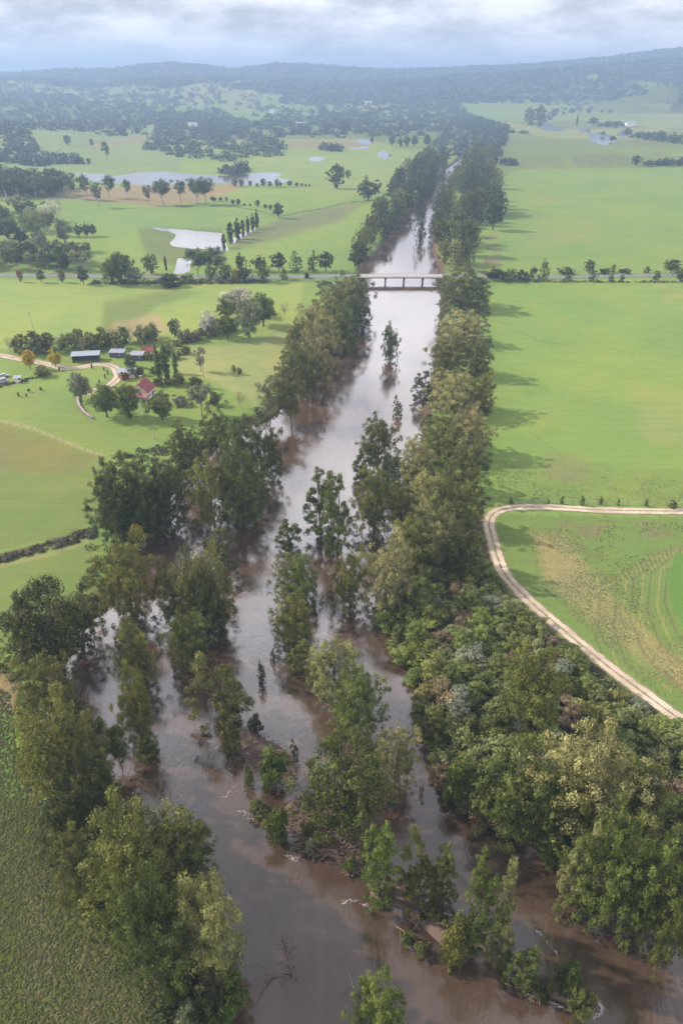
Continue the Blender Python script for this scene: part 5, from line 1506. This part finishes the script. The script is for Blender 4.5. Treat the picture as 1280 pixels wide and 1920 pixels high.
for nm, px, py, lb in (('farm_building', 512, 212, 'small white farm building far off left of centre'), ('farm_building', 562, 237, 'white farm shed in the far meadow beside a tree'), ('farm_building', 362, 238, 'white roofed building at the far wood edge'), ('farm_building', 1180, 236, 'pale far building on the right hand plain'), ('farm_building', 690, 196, 'tiny white building far beyond the river bend'), ('farm_building', 960, 147, 'tiny white house on the far right hillside, left one'), ('farm_building', 1022, 135, 'tiny white house on the far right hillside, middle one'), ('farm_building', 1180, 137, 'tiny white house on the far right hillside, right one')):
    p = on_ground(px, py); r0 = empty(nm, p, .1); tag(r0, lb, 'building'); s = 1.0 + p.y / 3500
    MB().box((0, 0, 2.2 * s), (14 * s, 9 * s, 4.4 * s)).build('wall', M_WHITE, r0)
    MB().prism([(-7.5 * s, -5 * s, 4.5 * s), (7.5 * s, -5 * s, 4.5 * s), (7.5 * s, 0, 6.4 * s), (-7.5 * s, 0, 6.4 * s)], .2).prism([(-7.5 * s, 5 * s, 4.5 * s), (-7.5 * s, 0, 6.4 * s), (7.5 * s, 0, 6.4 * s), (7.5 * s, 5 * s, 4.5 * s)], .2).build('roof', M_PALEROOF, r0)

# poles
def pole(px, by, ty, label, m=M_WOOD, arm=True, lean=0.0):
    p = on_ground(px, by); h_ = height_for(p.y, ty, p.z); root = empty('utility_pole', p); tag(root, label, 'pole')
    MB().tube([(0, 0, -.5), (lean * .5, 0, h_ * .5), (lean, 0, h_)], [.16, .14, .11], 8).build('shaft', m, root)
    if arm:
        MB().box((lean, 0, h_ - .5), (1.8, .1, .12), .3).build('crossarm', m, root)
        for s in (-1, 1): MB().tube([(lean + s * .75, s * .23, h_ - .44), (lean + s * .75, s * .23, h_ - .22)], [.06, .04], 6).build('insulator', M_STEEL, root)
pole(63, 615, 585, 'weathered leaning pole in the bright upper left paddock', lean=-.6)
pole(383, 712, 670, 'tall pale pole beside the oval tree')
pole(267, 782, 748, 'white pole in front of the red roofed farmhouse', M_WHITE)
pole(291, 825, 796, 'faint pole in the grass below the farm')
pole(178, 652, 634, 'short pole behind the machinery shed')
pole(340, 640, 600, 'thin pole by the dark round paddock tree')
# dry stone wall curve
b = MB(); q = [gp(x, y) for x, y in [(146,745),(147,756),(151,765),(158,775),(168,783),(176,786)]]; r_ = random.Random(3)
for a_, c_ in zip(q, q[1:]):
    n = max(2, int((c_ - a_).length / .7))
    for k in range(n):
        pp = a_.lerp(c_, k / n)
        for lv in range(3): b.box((pp.x + r_.uniform(-.12, .12), pp.y + r_.uniform(-.1, .1), .18 + lv * .34), (r_.uniform(.6, .95), r_.uniform(.55, .9), r_.uniform(.3, .4)), r_.uniform(-.4, .4))
tag(b.build('stone_wall', M_STONE), 'curved dry stone wall round the farm lawn', 'wall')
# car, ute
def car(px, py, rz, label, paint_m, van=False):
    p = on_ground(px, py); root = empty('parked_car', p, rz); tag(root, label, 'car')
    prof = [(-2.2, .35), (-2.25, .85), (-1.9, 1.0), (-1.35, 1.05), (-.85, 1.5), (.9, 1.52), (1.5, 1.02), (2.15, .9), (2.25, .6), (2.2, .35)]
    if van: prof = [(-2.4, .35), (-2.45, 1.9), (-2.2, 2.15), (1.3, 2.15), (1.9, 1.3), (2.4, 1.1), (2.45, .35)]
    b = MB(); A_ = [b.bm.verts.new((x, -.85, z)) for x, z in prof]; B_ = [b.bm.verts.new((x, .85, z)) for x, z in prof]
    b.bm.faces.new(A_); b.bm.faces.new(B_[::-1]); n = len(prof)
    for i in range(n): b.bm.faces.new((A_[i], B_[i], B_[(i + 1) % n], A_[(i + 1) % n]))
    b.build('body', paint_m, root)
    g = MB()
    for s in (-1, 1): g.box((0 if not van else .9, s * .86, 1.25 if not van else 1.6), (1.7 if not van else .9, .03, .36))
    g.build('side_window', M_GLASS, root)
    for x in (-1.4, 1.4):
        for s in (-1, 1): MB().tube([(x, s * .72, .33), (x, s * .90, .33)], [.33, .33], 14).build('wheel', M_RUBBER, root)
car(8, 707, .3, 'white car parked in the farm yard at the left edge', M_CARW)
car(6, 718, .3, 'white van parked in front of the white car at the left edge', M_CARW, True)
car(338, 752, .2, 'dark blue car parked on the farm lawn right of the farmhouse', M_CARB)

# fence along the curved meadow and by the track: posts and wires are parts of one fence
def fence(px_pts, step, label):
    P = [on_ground(x, y) for x, y in px_pts]; root = empty('wire_fence', P[0]); tag(root, label, 'fence')
    pts = []
    for a_, c_ in zip(P, P[1:]):
        n = max(1, int((c_ - a_).length / step)); pts += [a_.lerp(c_, k / n) for k in range(n)]
    pts.append(P[-1]); pts = pts[:100]
    pm = MB().tube([(0, 0, -.4), (0, 0, 1.25)], [.09, .08], 6).mesh('post', M_WOOD)
    for q_ in pts:
        o = link(bpy.data.objects.new('post', pm)); o.parent = root; o.location = q_ - P[0]
    w_ = MB()
    for z in (.4, .8, 1.15): w_.tube([(q_ - P[0]) + Vector((0, 0, z)) for q_ in pts], [.02] * len(pts), 3)
    w_.build('wire', M_STEEL, root)
fence([(1300,948),(1200,947),(1100,945),(1040,943),(960,944)], 3.2, 'post and wire fence between the big field and the gravel track')
fence([(195,858),(160,846),(120,829),(60,804),(0,791),(-30,785)], 4.0, 'post and wire fence dividing the two left pastures')

# ------------------------------------------------------------------ haze
HZ0, HZ1 = -8.0, 300.0
b = MB(); b.box((0, 0, (HZ0 + HZ1) / 2), (39000, 39000, HZ1 - HZ0))
hm, ht, hout = mat('haze_air')
pv = ht.nodes.new('ShaderNodeVolumePrincipled')
pv.inputs['Color'].default_value = (0.33, 0.45, 0.68, 1); pv.inputs['Density'].default_value = 0.00026
pv.inputs['Anisotropy'].default_value = 0.15
ht.links.new(pv.outputs[0], hout.inputs['Volume'])
hz = b.build('haze', hm); tag(hz, kind='stuff')
print('objects', len(bpy.data.objects), 'shrubs', len(PT))
